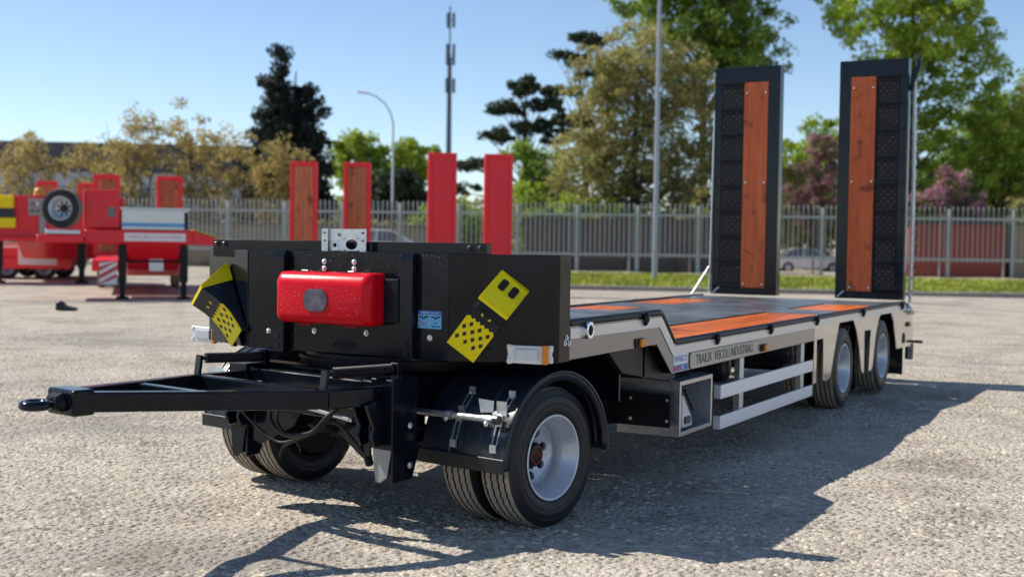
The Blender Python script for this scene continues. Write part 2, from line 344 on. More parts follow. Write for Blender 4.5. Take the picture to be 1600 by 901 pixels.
# loose and half-buried stones
def stones(n, rad_lo, rad_hi, near, flat=1.):
    base = np.array([(1, 0, 0), (.5, .87, 0), (-.5, .87, 0), (-1, 0, 0), (-.5, -.87, 0), (.5, -.87, 0), (.45, .2, .6), (-.3, .45, .62), (-.2, -.45, .58)], float)
    bf = np.array([(0, 1, 6), (1, 7, 6), (1, 2, 7), (2, 3, 7), (3, 8, 7), (3, 4, 8), (4, 5, 8), (5, 6, 8), (5, 0, 6), (6, 7, 8)])
    d = RNG.power(1.35, n*2)*(near[1]-near[0])+near[0]; u = RNG.uniform(-.44, .44, n*2)*d*1.04
    cx = CAM.x-math.sin(YAW)*d+math.cos(YAW)*u; cy = CAM.y+math.cos(YAW)*d+math.sin(YAW)*u
    dens = np.sin(cx*2.1+1.3*np.sin(cy*1.7))+np.sin(cy*2.7+1.1*np.sin(cx*1.9+2))+.7*np.sin(cx*6.1+cy*4.7)+.7*np.sin(cy*7.3-cx*5.2)
    keep = np.argsort(-(dens+RNG.normal(0, .7, n*2)))[:n]; cx = cx[keep]; cy = cy[keep]
    r = rad_lo+(rad_hi-rad_lo)*RNG.power(.35, n); a = RNG.uniform(0, 6.28, n)
    P = base[None]*(1+RNG.uniform(-.28, .28, (n, 9, 3))); P = P*r[:, None, None]
    P[..., 0] *= RNG.uniform(.9, 1.7, n)[:, None]; P[..., 2] *= RNG.uniform(.3, .95, n)[:, None]*flat
    ca, sa = np.cos(a)[:, None], np.sin(a)[:, None]
    Q = np.empty_like(P); Q[..., 0] = P[..., 0]*ca-P[..., 1]*sa+cx[:, None]; Q[..., 1] = P[..., 0]*sa+P[..., 1]*ca+cy[:, None]
    g = bumps(cx, cy)*np.clip(1-(np.hypot(cx-1, cy-1)-6)/8, 0, 1)-.012
    Q[..., 2] = P[..., 2]+g[:, None]-.12*r[:, None]
    return Q.reshape(-1, 3), (bf[None]+9*np.arange(n)[:, None, None]).reshape(-1, 3)
V1, F1 = stones(42000, .005, .025, (3.6, 13)); V2, F2 = stones(22000, .008, .028, (7, 30)); V3, F3 = stones(5500, .018, .042, (3.6, 18), .5)
V = np.concatenate([V1, V2, V3]); F = np.concatenate([F1, F2+len(V1), F3+len(V1)+len(V2)])
tag(put('gravel_stones', npmesh('gravel_stones', V, F, 'stones')), 'pale loose stones scattered over the yard', 'gravel', kind='stuff')

# ------------------------------------------------------------------ low loader trailer
T = tag(empty('low_loader_trailer'), 'black low loader trailer with upright wooden ramps and red extinguisher box', 'trailer')
ZT, ZB = 1.547, .951
# headboard: flat middle, two wings folded back, short side returns
out = [(-1.275, .40), (-1.275, .265), (-.72, 0), (.72, 0), (1.275, .265), (1.275, .40)]
inn = [(1.262, .40), (1.262, .274), (.715, .014), (-.715, .014), (-1.262, .274), (-1.262, .40)]
hb = MB().prism(out+inn, 'z', ZB, ZT).build('headboard', 'black_paint', T, bevel=.004, seg=2)
MB().box(-1.085, .905, .09, .15, ZT-.05, 1.607).build('top_rail', 'black_paint', hb, bevel=.004)
for x0, x1 in ((-.49, -.402), (.426, .512)):
    st = MB().prism([(-.004, ZB-.01), (-.052, ZB-.01), (-.052, ZT-.045), (-.03, ZT+.004), (-.004, ZT+.004)], 'x', x0, x1).build('stiffener', 'black_paint', hb, bevel=.004)
for xs in (-.45, .47):
    for z in (.985, 1.04):
        MB().lathe([(0, .017), (.004, .017), (.004, 0)], 16).build('hole', 'black_hole', hb, xf=Matrix.Translation((xs, -.0525, z)) @ Matrix.Rotation(R(-90), 4, 'Z'))
def bolt_mesh():
    b = MB(); b.lathe([(0, .011), (.002, .0115), (.003, .0085), (.008, .0085), (.0095, .006), (.0095, 0)], 6)
    b.lathe([(0, .0135), (.0018, .0135), (.0018, .006)], 14)
    o = b.build('bolt', 'bolt_zinc'); me = o.data; bpy.data.objects.remove(o); return me
BOLT = bolt_mesh(); BOLTB = BOLT.copy(); BOLTB.materials.clear(); BOLTB.materials.append(MATS['bolt_black'])
def bolt(p, n, parent, s=1., name='bolt', me=None):
    n = Vector(n).normalized(); q = n.to_track_quat('X', 'Z')
    return put(name, me or BOLT, parent, loc=p, rot=q.to_euler(), sc=(s, s, s))
for p in ((-.14, 1.487), (-.14, 1.447), (.075, 1.487), (.075, 1.447), (-.555, 1.06), (-.21, 1.075), (.165, 1.08), (.6, 1.075)): bolt((p[0], -.001, p[1]), (0, -1, 0), hb, 1.25)
for x in (-1.05, -.985, .80, .868): bolt((x, .089, 1.578), (0, -1, 0), hb, 1.7, me=BOLTB)
nR = Vector((.265, -.555, 0)).normalized(); nL = Vector((-.265, -.555, 0)).normalized()
for z, y in ((1.088, .355), (1.058, .335), (1.055, .385)): bolt((1.2755, y, z), (1, 0, 0), hb, 1.2)
MB().prism([(.085*math.cos(a)*(1 if abs(math.cos(a)) > .5 else 1)+.016, 1.006+.029*math.sin(a)) for a in [k*math.pi/12 for k in range(24)]], 'y', -.003, .002).build('slot', 'black_hole', hb)
for x0, x1 in ((-.70, -.50), (-.39, .41), (.525, .70)): MB().box(x0, x1, -.0035, -.0005, 1.043, 1.0465).build('weld_seam', 'black_satin', hb)
for x in (-.722, .719): MB().box(x, x+.004, -.0035, .002, ZB+.01, ZT-.006).build('weld_seam', 'black_satin', hb)
MB().box(.30, .405, -.03, -.002, 1.15, 1.40).build('recess_shade', 'black_satin', hb, bevel=.01, seg=2)  # added black block standing in for the shaded recess beside the red box
# galvanised bracket on top of the headboard: plate with cut-outs and two folded ears
g = MB()
def holed(mb, x0, x1, z0, z1, holes, y0, y1):
    """plate in x,z with holes (cx, cz, rx, rz): cells of a grid, each hole ringed"""
    xs = sorted({x0, x1, *[h[0]-h[2]*1.25 for h in holes], *[h[0]+h[2]*1.25 for h in holes]}); zs = sorted({z0, z1, *[h[1]-h[3]*1.25 for h in holes], *[h[1]+h[3]*1.25 for h in holes]})
    for i in range(len(xs)-1):
        for k in range(len(zs)-1):
            a, b, c, d = xs[i], xs[i+1], zs[k], zs[k+1]
            if any(h[0]-h[2]*1.26 < a+1e-6 and b-1e-6 < h[0]+h[2]*1.26 and h[1]-h[3]*1.26 < c+1e-6 and d-1e-6 < h[1]+h[3]*1.26 for h in holes): continue
            mb.box(a, b, y0, y1, c, d)
    for cx, cz, rx, rz in holes:
        n = 24; vi = []; 
        for k in range(n):
            t = 2*math.pi*(k+.5)/n; c, s = math.cos(t), math.sin(t); m = 1.25/max(abs(c), abs(s))
            vi += [(cx+rx*c, y0, cz+rz*s), (cx+rx*c*m, y0, cz+rz*s*m), (cx+rx*c, y1, cz+rz*s), (cx+rx*c*m, y1, cz+rz*s*m)]
        fs = []
        for k in range(n):
            a = 4*k; b = 4*((k+1) % n)
            fs += [(a, b, b+1, a+1), (a+2, a+3, b+3, b+2), (a, a+2, b+2, b)]
        mb.add(vi, fs)
holed(g, -.14, .09, 1.552, 1.678, [(-.068, 1.643, .015, .011), (-.1, 1.583, .012, .012), (.02, 1.588, .042, .03)], .046, .05)
gb = g.build('mounting_bracket', 'galvanised', hb)
for x0, x1 in ((-.185, -.14), (.09, .135)):
    e = MB(); holed(e, x0, x1, 1.548, 1.679, [((x0+x1)/2, 1.655, .012, .006), ((x0+x1)/2, 1.61, .012, .006)], .03, .034); e.build('bracket_ear', 'galvanised', hb)
# sticker on the fold
sk = MB().box(.522, .677, -.004, -.001, 1.127, 1.226).build('sticker', 'sticker_and_reflection_blue', T)
MB().box(.523, .676, -.0055, -.0041, 1.206, 1.225).build('header_band', 'sticker_deep', sk)
fx = lambda x, z, y=-.006: axes((x, y, z), (1, 0, 0), (0, 0, 1))
text('WABCO', .016, 'sticker_white', sk, fx(.568, 1.215), .0003); text('Tube 228', .014, 'sticker_white', sk, fx(.632, 1.215), .0003)
for x in (.56, .64):
    pm = MB()
    pm.box(x-.03, x-.008, -.0052, -.0041, 1.188, 1.196).box(x+.006, x+.03, -.0052, -.0041, 1.188, 1.197).box(x-.01, x+.008, -.0052, -.0041, 1.18, 1.19)
    tag(pm.build('pictogram', 'ink_black', sk), kind='stuff')
MB().box(.612, .668, -.0052, -.0041, 1.137, 1.143).build('text_line', 'ink_black', sk)
MB().box(.625, .655, -.0052, -.0041, 1.157, 1.161).build('text_line', 'ink_black', sk)
MB().beam((.53, -.0052, 1.136), (.592, -.0052, 1.17), .0025, .002, (0, 1, 0)).beam((.53, -.0054, 1.17), (.592, -.0054, 1.136), .0025, .002, (0, 1, 0)).build('red_cross', 'ink_red', sk)
# red extinguisher box
eb = MB()
def ring(x0, x1, z0, z1, y, r, n=6):
    P = []
    for cx, cz, a0 in ((x1-r, z1-r, 0), (x0+r, z1-r, 90), (x0+r, z0+r, 180), (x1-r, z0+r, 270)):
        for k in range(n+1): t = R(a0+90*k/n); P.append((cx+r*math.cos(t), y, cz+r*math.sin(t)))
    return P
rings = [ring(-.375, .302, 1.128, 1.428, -.006, .035), ring(-.375, .302, 1.128, 1.428, -.105, .035), ring(-.372, .299, 1.131, 1.425, -.13, .037), ring(-.362, .289, 1.141, 1.404, -.158, .04), ring(-.348, .272, 1.158, 1.376, -.174, .03), ring(-.332, .256, 1.175, 1.358, -.18, .025)]
n = len(rings[0]); vs = [p for r_ in rings for p in r_]
fs = [(k*n+i, k*n+(i+1) % n, (k+1)*n+(i+1) % n, (k+1)*n+i) for k in range(len(rings)-1) for i in range(n)]+[tuple(range(n)), tuple(range((len(rings)-1)*n, len(rings)*n))]
EB = eb.add(vs, fs).build('extinguisher_box', 'red_plastic', T, smooth=50)
MB().prism([(-.064+.089*math.cos(a), 1.268+.085*max(-.78, min(.78, math.sin(a)))) for a in [k*math.pi/16 for k in range(32)]], 'y', -.1835, -.173).build('window_rim', 'red_dark', EB)
MB().prism([(-.064+.082*math.cos(a), 1.268+.079*max(-.78, min(.78, math.sin(a)))) for a in [k*math.pi/16 for k in range(32)]], 'y', -.1865, -.174).build('window', 'glass_dark', EB, bevel=.002)
for x in (-.22, -.08, .10): MB().box(x-.028, x+.028, -.128, -.07, 1.424, 1.4305).build('latch_recess', 'red_dark', EB); 
for x in (-.205, .125): MB().box(x-.024, x+.02, -.10, -.06, 1.431, 1.437).build('latch', 'bolt_zinc', EB, bevel=.002)
MB().add([p_ for q_ in (ring(-.3765, .3035, 1.1265, 1.4295, -.092, .036), ring(-.3765, .3035, 1.1265, 1.4295, -.097, .036)) for p_ in q_], [(i_, (i_+1) % 28, 28+(i_+1) % 28, 28+i_) for i_ in range(28)]).build('lid_seam', 'red_dark', EB)
for x in (-.2, .13): MB().tube([(x-.045, -.10, 1.122), (x+.045, -.10, 1.122)], .009, 8).build('hinge', 'red_dark', EB)
dr = MB()
for k in range(330):
    q = random.random()
    if q < .3: x, y, z, r_ = random.uniform(-.33, .25), -.1805, random.uniform(1.18, 1.35), random.uniform(.0012, .003); nn = (0, -1, 0)
    elif q < .55: x, y, z, r_ = random.uniform(-.34, .27), random.uniform(-.1, -.03), 1.4285, random.uniform(.0015, .0035); nn = (0, 0, 1)
    else: x, y, z, r_ = random.uniform(-.7, .7), -.001, ZT-.01-.14*random.random()**1.6, random.uniform(.001, .0026); nn = (0, -1, 0)
    if nn[1]: dr.add([(x-r_, y, z), (x, y, z-r_*1.3), (x+r_, y, z), (x, y, z+r_), (x, y-r_*.7, z)], [(0, 1, 4), (1, 2, 4), (2, 3, 4), (3, 0, 4)])
    else: dr.add([(x-r_, y, z), (x, y-r_, z), (x+r_, y, z), (x, y+r_, z), (x, y, z+r_*.7)], [(0, 1, 4), (1, 2, 4), (2, 3, 4), (3, 0, 4)])
tag(dr.build('water_droplets', 'water', T, smooth=True), kind='stuff')
# front marker lamps on their plates
def marker(side):
    M = axes((side*1.10, .205, 1.0), (1, 0, 0), (0, 0, 1)) if side > 0 else axes((-1.235, .30, .985), (1, 0, 0), (0, 0, 1))
    if side > 0: M = axes((1.135, .192, 1.002), (.555, .265, 0), (0, 0, 1))
    else: M = axes((-1.31, .30, .985), (1, 0, 0), (0, 0, 1))
    L = MB().prism([(-.13, -.05), (-.118, -.056), (-.09, -.05), (.06, -.056), (.1, -.05), (.128, -.05), (.128, -.02), (.12, 0), (.128, .02), (.128, .05), (.1, .048), (.06, .045), (-.09, .048), (-.118, .054), (-.13, .05), (-.122, .0)], 'z', .004, .03).build('marker_lamp', 'white_plastic', T, xf=M, bevel=.004)
    MB().box(-.08, .045, -.03, .03, .0301, .046).build('lens', 'clear_lens', L, xf=M, bevel=.006, seg=2)
    MB().box(.068, .102, -.056, .052, .0301, .055).build('amber_lens', 'amber', L, xf=M, bevel=.008, seg=2)
    for x in (-.108, .115):
        for y in (-.034, .034): bolt(M @ Vector((x, y, .03)), M.to_3x3() @ Vector((0, 0, 1)), L, .9)
    return L
marker(1); marker(-1)
MB().box(-1.36, -1.262, .3, .39, .965, 1.0).build('lamp_arm', 'black_satin', T, bevel=.004)
Mw = axes((.92, .0955, 1.0), (.555, .265, 0), (0, 0, 1))
MB().lathe([(0, .034), (.008, .034), (.01, .028), (.004, .024), (.004, 0)], 24).build('rubber_grommet', 'rubber', T, xf=Mw @ Matrix.Rotation(R(-90), 4, 'Y') @ Matrix.Translation((.0, 0, 0)))

# frame, side beams and deck
ch = MB()
ch.prism([(-1.25, .42), (-1.25, .29), (-.7, .03), (.7, .03), (1.25, .29), (1.25, .42)], 'z', ZB+.004, 1.12)
ch.box(-1.22, 1.22, .42, 1.62, .975, 1.12)
for s in (-1, 1):
    a, b = sorted((s*.52, s*.60))
    ch.prism([(.5, .97), (1.3, .97), (1.3, .86), (2.0, .52), (9.1, .52), (9.1, .9), (2.0, .9), (1.7, .97)], 'x', a, b)
    ch.prism([(1.05, .974), (1.66, .974), (1.95, .75), (2.2, .75), (2.2, .66), (1.3, .80)], 'x', *sorted((s*1.16, s*1.2)))
for y in (2.05, 2.9, 3.75, 4.6, 5.45, 6.0, 7.4, 9.0): ch.box(-1.22, 1.22, y, y+.07, .78, .92)
ch.box(-1.2, 1.2, 1.62, 1.66, .74, 1.14)
ch.build('chassis', 'black_satin', T, bevel=.004)
MB().box(-1.16, 1.16, 1.34, 1.36, .62, .96).build('front_bulkhead', 'black_paint', T)
for s in (-1, 1):
    beam = [(.405, .958), (1.68, .962), (1.95, .747), (5.43, .75), (5.43, .945), (2.01, .945), (1.77, 1.15), (.405, 1.15)]
    B = MB().prism(beam, 'x', *sorted((s*1.262, s*1.272))).build('side_beam', 'polished_dark', T, bevel=.003)
    skirt = [(5.432, .945), (5.437, .352), (5.52, .352), (5.516, .75), (5.741, .75), (5.775, .356), (5.81, .344), (5.96, .344), (6.02, .375), (6.10, .52), (6.20, .70), (6.312, .87), (6.40, .883), (6.76, .883), (6.86, .865), (7.0, .75), (7.13, .56), (7.24, .32), (7.30, .292), (7.355, .29), (7.335, .731), (7.635, .725), (7.585, .29), (7.66, .29), (7.735, .329), (7.845, .642), (7.95, .80), (8.06, .875), (8.5, .877), (8.60, .86), (8.74, .74), (8.82, .60), (8.9, .433), (9.72, .415), (9.80, .47), (9.80, .70), (9.66, .80), (9.42, .90), (9.36, .945)]
    MB().prism(skirt, 'x', *sorted((s*1.262, s*1.272))).build('wheel_skirt', 'polished_plate', T, bevel=.003)
    MB().box(*sorted((s*1.1, s*1.26)), .42, 1.66, .96, .985).box(*sorted((s*1.1, s*1.26)), 2.0, 5.4, .745, .765).build('beam_flange', 'black_paint', B)
    strip = [(.405, 1.078), (1.715, 1.074), (1.955, .872), (9.36, .868), (9.36, .926), (1.985, .93), (1.75, 1.137), (.405, 1.137)]
    MB().prism(strip, 'x', *sorted((s*1.2725, s*1.2765))).build('reflective_strip', 'strip_silver', T)
    rr = MB(); x = s*1.256
    rr.tube([(x, .41, 1.165), (x, 1.745, 1.165), (x, 1.79, 1.14), (x, 1.99, .965), (x, 2.05, .953), (x, 9.3, .953)], .024, 12)
    rr.build('rub_rail', 'black_satin', T, smooth=45)
# lashing hooks along the edge
HK = MB(); n = 10
for k, (z, r_, d) in enumerate(((.032, .012, .0), (.02, .026, .018), (.0, .03, .03), (-.025, .024, .03), (-.045, .014, .022), (-.052, .004, .015))):
    for i in range(n): t = 2*math.pi*i/n; HK.v.append(Vector((max(-.004, d*.55+.6*r_*math.cos(t)), r_*math.sin(t), z)))
for k in range(5):
    for i in range(n): HK.f.append((k*n+i, k*n+(i+1) % n, (k+1)*n+(i+1) % n, (k+1)*n+i)); HK.mi.append(0)
HK.f.append(tuple(range(n))); HK.mi.append(0); HK.f.append(tuple(range(5*n, 6*n))); HK.mi.append(0)
ho = HK.build('lashing_hook', 'black_paint', smooth=60); HKM = ho.data; bpy.data.objects.remove(ho)
for s in (-1, 1):
    for y, z in ((1.46, 1.155), (2.8, .945), (4.08, .945), (5.46, .945), (7.22, .942), (9.1, .935)):
        put('lashing_hook', HKM, T, loc=(s*1.272, y, z), rot=(0, 0, 0 if s > 0 else math.pi), sc=(1.15, 1.15, 1.15))
    lr = MB().lathe([(-.012, .05), (.012, .05), (.016, .04), (.012, .03), (-.012, .03), (-.016, .04)], 24, closed=True).build('lashing_ring', 'chrome', T, xf=Matrix.Translation((s*1.288, .62, 1.115)), smooth=60)
    MB().lathe([(-.02, .03), (.0, .03), (.004, .018), (.004, 0)], 20).build('ring_boss', 'black_paint', lr, xf=Matrix.Translation((s*1.28, .62, 1.115)))
# amber side lamps
for s in (-1, 1):
    for y, z in ((1.396, .992), (3.93, .79), (9.5, .69)):
        a = MB().box(*sorted((s*1.273, s*1.282)), y-.07, y+.06, z-.03, z+.03).build('side_lamp', 'black_plastic', T, bevel=.004)
        MB().box(*sorted((s*1.2825, s*1.305)), y-.035, y+.045, z-.026, z+.026).build('lens', 'amber', a, bevel=.008, seg=2)
# name plate and maker's sticker
for s in (1, -1):
    ex = (0, s, 0)
    PL = MB().prism([(2.275, .762), (2.30, .75), (3.71, .754), (3.735, .766), (3.735, .846), (3.71, .858), (2.30, .866), (2.275, .854)], 'x', *sorted((s*1.2728, s*1.281))).build('name_plate', 'plate_metal', T, bevel=.003)
    M = lambda y, z, e=0: axes((s*(1.2813+e), y, z), (0, s, 0), (0, 0, 1))
    text('TRAILIX  VEICOLI INDUSTRIALI', .098, 'ink_black', PL, M(3.005, .808), .0012, sx=.93)
    for y in (2.30, 2.76, 3.24, 3.7):
        for z in (.768, .848): bolt((s*1.281, y, z), (s, 0, 0), PL, .6)
    S2 = MB().box(*sorted((s*1.2728, s*1.2745)), 1.975, 2.235, .755, .875).build('maker_sticker', 'sticker_white', T)
    MB().box(*sorted((s*1.2746, s*1.2752)), 1.977, 2.233, .757, .80).build('blue_band', 'sticker_deep', S2)
    MB().prism([(1.98, .76), (2.06, .768), (2.075, .797), (1.995, .79)], 'x', *sorted((s*1.2753, s*1.2758))).build('red_flash', 'ink_red', S2)
    text('WABCO', .062, 'sticker_deep', S2, axes((s*1.2752, 2.105, .838), (0, s, 0), (0, 0, 1)), .0004)
    text('EBS', .036, 'sticker_white', S2, axes((s*1.2757, 2.14, .779), (0, s, 0), (0, 0, 1)), .0004)
# deck
dk = MB().box(-1.235, 1.235, .43, 1.70, 1.125, 1.172).add([(-.70, .04, 1.1715), (.70, .04, 1.1715), (1.235, .30, 1.1715), (1.235, .428, 1.1715), (-1.235, .428, 1.1715), (-1.235, .30, 1.1715)], [(0, 1, 2, 3, 4, 5)])
dk.build('front_deck_plate', 'checker_plate', T, bevel=.003)
MB().add([(-1.235, 1.703, 1.17), (1.235, 1.703, 1.17), (1.235, 1.96, .962), (-1.235, 1.96, .962)], [(0, 1, 2, 3)]).build('step_plate', 'checker_plate', T)
ys = [1.97, 3.8, 5.6, 7.4, 9.17]
for a, b in zip(ys[:-1], ys[1:]): MB().box(-.598, .598, a+.004, b-.004, .92, .962).build('centre_deck_plate', 'checker_plate', T, bevel=.002)
for s in (-1, 1):
    def xr(a, b): return sorted((s*a, s*b))
    for y0, y1 in ((5.99, 6.74), (8.12, 9.17)): MB().box(*xr(.602, 1.235), y0, y1, .92, .961).build('side_deck_plate', 'checker_plate', T, bevel=.002)
    for y0, y1 in ((1.97, 5.985), (6.745, 8.115)): MB().box(*xr(1.172, 1.235), y0, y1, .92, .961).box(*xr(.602, .645), y0, y1, .92, .961).build('deck_edge', 'black_satin', T, bevel=.002)
    for k in range(3):
        w_ = (1.168-.649)/3; MB().box(*xr(.649+k*w_+.002, .649+(k+1)*w_-.002), 1.985, 5.975, .925, .9575+.001*k).build('deck_plank', 'wood_deck', T, bevel=.002)
    for k in range(3):
        w_ = (8.108-6.752)/3; MB().box(*xr(.649, 1.168), 6.752+k*w_+.008, 6.752+(k+1)*w_-.008, .925, .958).build('deck_plank', 'wood_deck', T, bevel=.002)
# rear frame, lights, mudflap
rf = MB().box(-1.255, 1.255, 9.175, 9.20, .60, .945).box(-1.255, 1.255, 9.7, 9.78, .45, .78).box(-1.25, -1.15, 9.2, 9.7, .5, .78).box(1.15, 1.25, 9.2, 9.7, .5, .78).build('rear_frame', 'black_paint', T, bevel=.005)
for s in (-1, 1):
    MB().box(*sorted((s*.72, s*1.25)), 9.35, 9.365, .10, .60).build('mudflap', 'rubber', T)
    MB().prism([(9.2, .48), (9.34, .48), (9.34, .56), (9.31, .6), (9.23, .6), (9.2, .56)], 'x', *sorted((s*1.2725, s*1.277))).build('hand_hole', 'black_hole', T)
    MB().tube([(s*1.1, 9.8, .46), (s*1.33, 9.86, .46), (s*1.36, 9.9, .455)], .018, 8).box(*sorted((s*1.2, s*1.28)), 9.72, 9.82, .25, .44).build('support_handle', 'black_satin', T)
    MB().box(*sorted((s*1.235, s*1.275)), 9.70, 9.79, .26, .43).build('lamp_bracket', 'galvanised', T)
    MB().tube([(s*1.24, 9.42, .87), (s*1.30, 9.46, .87)], .045, 14).tube([(s*1.27, 9.40, .92), (s*1.30, 9.62, .82)], .03, 10).build('ramp_hinge', 'galvanised', T, smooth=40)
# ramps
def ramp_build(x0, x1, mirror, y):
    W = x1-x0; H0, H1 = .985, 3.815
    fxx = (lambda f: x0+f*W) if not mirror else (lambda f: x1-f*W)
    def bx(m, a, b, ya, yb, z0, z1): m.box(*sorted((fxx(a), fxx(b))), ya, yb, z0, z1); return m
    fr = MB(); bx(fr, 0, .022, y, y+.15, H0, H1); bx(fr, .828, 1, y, y+.15, H0, H1); bx(fr, .022, .828, y, y+.15, 3.62, H1); bx(fr, .022, .828, y, y+.15, H0, 1.07)
    bx(fr, .022, .828, y+.09, y+.14, 1.07, 3.62); bx(fr, .445, .455, y+.004, y+.09, 1.07, 3.62)
    ob = fr.build('ramp', 'black_paint', T, bevel=.005, seg=2)
    bx(MB(), .459, .824, y-.004, y+.04, 1.073, 3.617).build('wood_board', 'wood_ramp', ob, bevel=.004)
    for z in (1.12, 2.38, 3.49):
        for f in (.50, .785): bolt((fxx(f), y-.004, z), (0, -1, 0), ob, .8)
    step = (3.62-1.10)/8
    for k in range(9):
        z = 1.10+k*step
        m = MB(); bx(m, .0, .445, y-.009, y+.02, z-.008, z+.008); m.build('cleat', 'black_paint', ob, bevel=.003)
        if k < 8:
            m = MB(); bx(m, .125, .443, y+.006, y+.035, z+.009, z+step-.009); m.build('tread_plate', 'tread_plate', ob)
            m = MB(); bx(m, .024, .112, y+.005, y+.042, z+.009, z+step-.009); m.build('edge_plate', 'black_paint', ob)
            m = MB(); bx(m, .1135, .1235, y+.012, y+.06, z+.012, z+step-.012); m.build('web', 'black_satin', ob)
            if 1:
                d = MB()
                for a in range(6):
                    for b in range(6):
                        f = .15+a*.05; zz = z+.05+b*.042; sg = 1 if (a+b) % 2 else -1; d.add([(fxx(f)-.012, y+.0058, zz-sg*.008), (fxx(f)+.004, y+.0058, zz-.004), (fxx(f)+.012, y+.0058, zz+sg*.008), (fxx(f)-.004, y+.0058, zz+.004), (fxx(f), y-.001, zz+.001)], [(0, 1, 4), (1, 2, 4), (2, 3, 4), (3, 0, 4)])
                tag(d.build('tread_studs', 'stud_glint', ob), kind='stuff')
    return ob
rl = ramp_build(-1.105, -.265, False, 9.21); rr_ = ramp_build(.462, 1.262, True, 9.21)
# right ramp: slotted bar, strut tube, hook and chain on its outer side
MB().box(1.263, 1.272, 9.25, 9.30, 1.32, 3.35).build('slotted_bar', 'galvanised', rr_)
MB().tube([(1.305, 9.42, .95), (1.315, 9.40, 2.4), (1.31, 9.36, 3.55)], .019, 12).build('strut_tube', 'galvanised', rr_, smooth=50)
MB().prism([(1.28, 3.86), (1.30, 3.80), (1.30, 3.70), (1.27, 3.62), (1.262, 3.45), (1.29, 3.42), (1.33, 3.58), (1.385, 3.72), (1.385, 3.84), (1.36, 3.86), (1.35, 3.78), (1.325, 3.72), (1.315, 3.8), (1.30, 3.87)], 'y', 9.30, 9.33).build('lifting_hook', 'black_paint', rr_, bevel=.004)
ck = MB(); 
for k in range(26):
    z = 3.2-k*.085; a = k % 2
    ck.lathe([(-.006, .03), (.006, .03), (.006, .02), (-.006, .02)], 10, (1.325, 9.43, z), closed=True) if a else ck.tube([(1.295, 9.43, z+.03), (1.355, 9.43, z), (1.325, 9.43, z-.03)], .006, 6)
ck.build('chain', 'galvanised', rr_)
MB().tube([(-1.16, 9.30, 1.0), (-1.15, 9.35, 3.3)], .016, 10).tube([(-1.33, 9.12, .97), (-1.17, 9.3, 1.32)], .015, 10).build('strut_tube', 'galvanised', rl, smooth=50)
for x, s in ((-1.08, 1), (.49, 1)): MB().beam((x, 9.203, 1.0), (x+.08, 9.203, 1.075), .012, .02, (0, 1, 0)).build('weld_brace', 'galvanised', rl if x < 0 else rr_)
# side guards
for s in (-1, 1):
    for z0, z1 in ((.475, .578), (.249, .349)): MB().box(*sorted((s*1.25, s*1.272)), 2.935, 5.4, z0, z1).box(*sorted((s*1.215, s*1.25)), 2.935, 2.95, z0, z1).build('guard_rail', 'guard_alu', T, bevel=.004, seg=2)
    for y in (3.43, 5.1): MB().box(*sorted((s*1.2, s*1.248)), y, y+.09, .27, .775).build('guard_post', 'galvanised', T, bevel=.003)
    # air tanks across the frame
    for y in (3.55, 5.25):
        MB().lathe([(-.3, .0), (-.3, .09), (-.27, .12), (.24, .12), (.28, .10), (.3, .05), (.3, 0)], 28, (s*.86, y-.12, .66)).build('air_tank', 'black_satin', T, smooth=40)
# storage box
for s in (1, -1):
    def xs(a, b): return sorted((s*a, s*b))
    y0, y1, z0, z1 = 2.08, 2.72, .305, .683; c = MB()
    c.box(*xs(.82, 1.275), y0, y0+.006, z0, z1).box(*xs(.82, 1.275), y1-.006, y1, z0, z1).box(*xs(.82, .826), y0+.007, y1-.007, z0, z1).box(*xs(.827, 1.275), y0+.007, y1-.007, z1-.006, z1).box(*xs(.827, 1.275), y0+.007, y1-.007, z0, z0+.006)
    c.prism([(.827, z1+.001), (1.27, z1+.001), (1.20, z1+.012), (.87, z1+.012)] if s > 0 else [(-.827, z1+.001), (-1.27, z1+.001), (-1.20, z1+.012), (-.87, z1+.012)], 'y', y0, y1)
    SB = c.build('storage_box', 'galvanised', T)
    f = MB(); t = .03
    f.box(*xs(1.2755, 1.283), y0, y1, z0, z0+t).box(*xs(1.2755, 1.283), y0, y1, z1-t, z1).box(*xs(1.2755, 1.283), y0, y0+t, z0+t, z1-t).box(*xs(1.2755, 1.283), y1-t, y1, z0+t, z1-t).build('door_frame', 'aluminium', SB, bevel=.002)
    MB().box(*xs(.9, .905), y0+.01, y1-.01, z0+.01, z1-.01).build('back_panel', 'grey_panel', SB)
    MB().prism([(2.30, .33), (2.50, .33), (2.48, .40), (2.36, .52), (2.33, .56), (2.30, .56)], 'x', *xs(1.0, 1.22)).build('winch_cover', 'white_plastic', SB, bevel=.01, seg=2)
    MB().tube([(s*1.226, 2.32, .60), (s*1.236, 2.46, .45)], .012, 8).box(*xs(1.221, 1.232), 2.33, 2.43, .36, .41).build('lever', 'black_plastic', SB)
    for y in (2.55,):
        for z in (.42, .57): bolt((s*.905, y, z), (s, 0, 0), SB, 1.2)
    CP = MB().box(*xs(.72, 1.25), 1.99, 2.0, .375, .60).box(*xs(.80, .85), 2.001, 2.079, .4, .56).box(*xs(1.15, 1.2), 2.001, 2.079, .4, .56).build('cover_panel', 'black_satin', T, bevel=.003)
    for x in (.96, 1.225):
        for z in (.42, .56): bolt((s*x, 1.99, z), (0, -1, 0), CP, .9)
    MB().box(*xs(.45, .8), 1.7, 2.9, .36, .56).build('tank_tray', 'black_satin', T, bevel=.01)

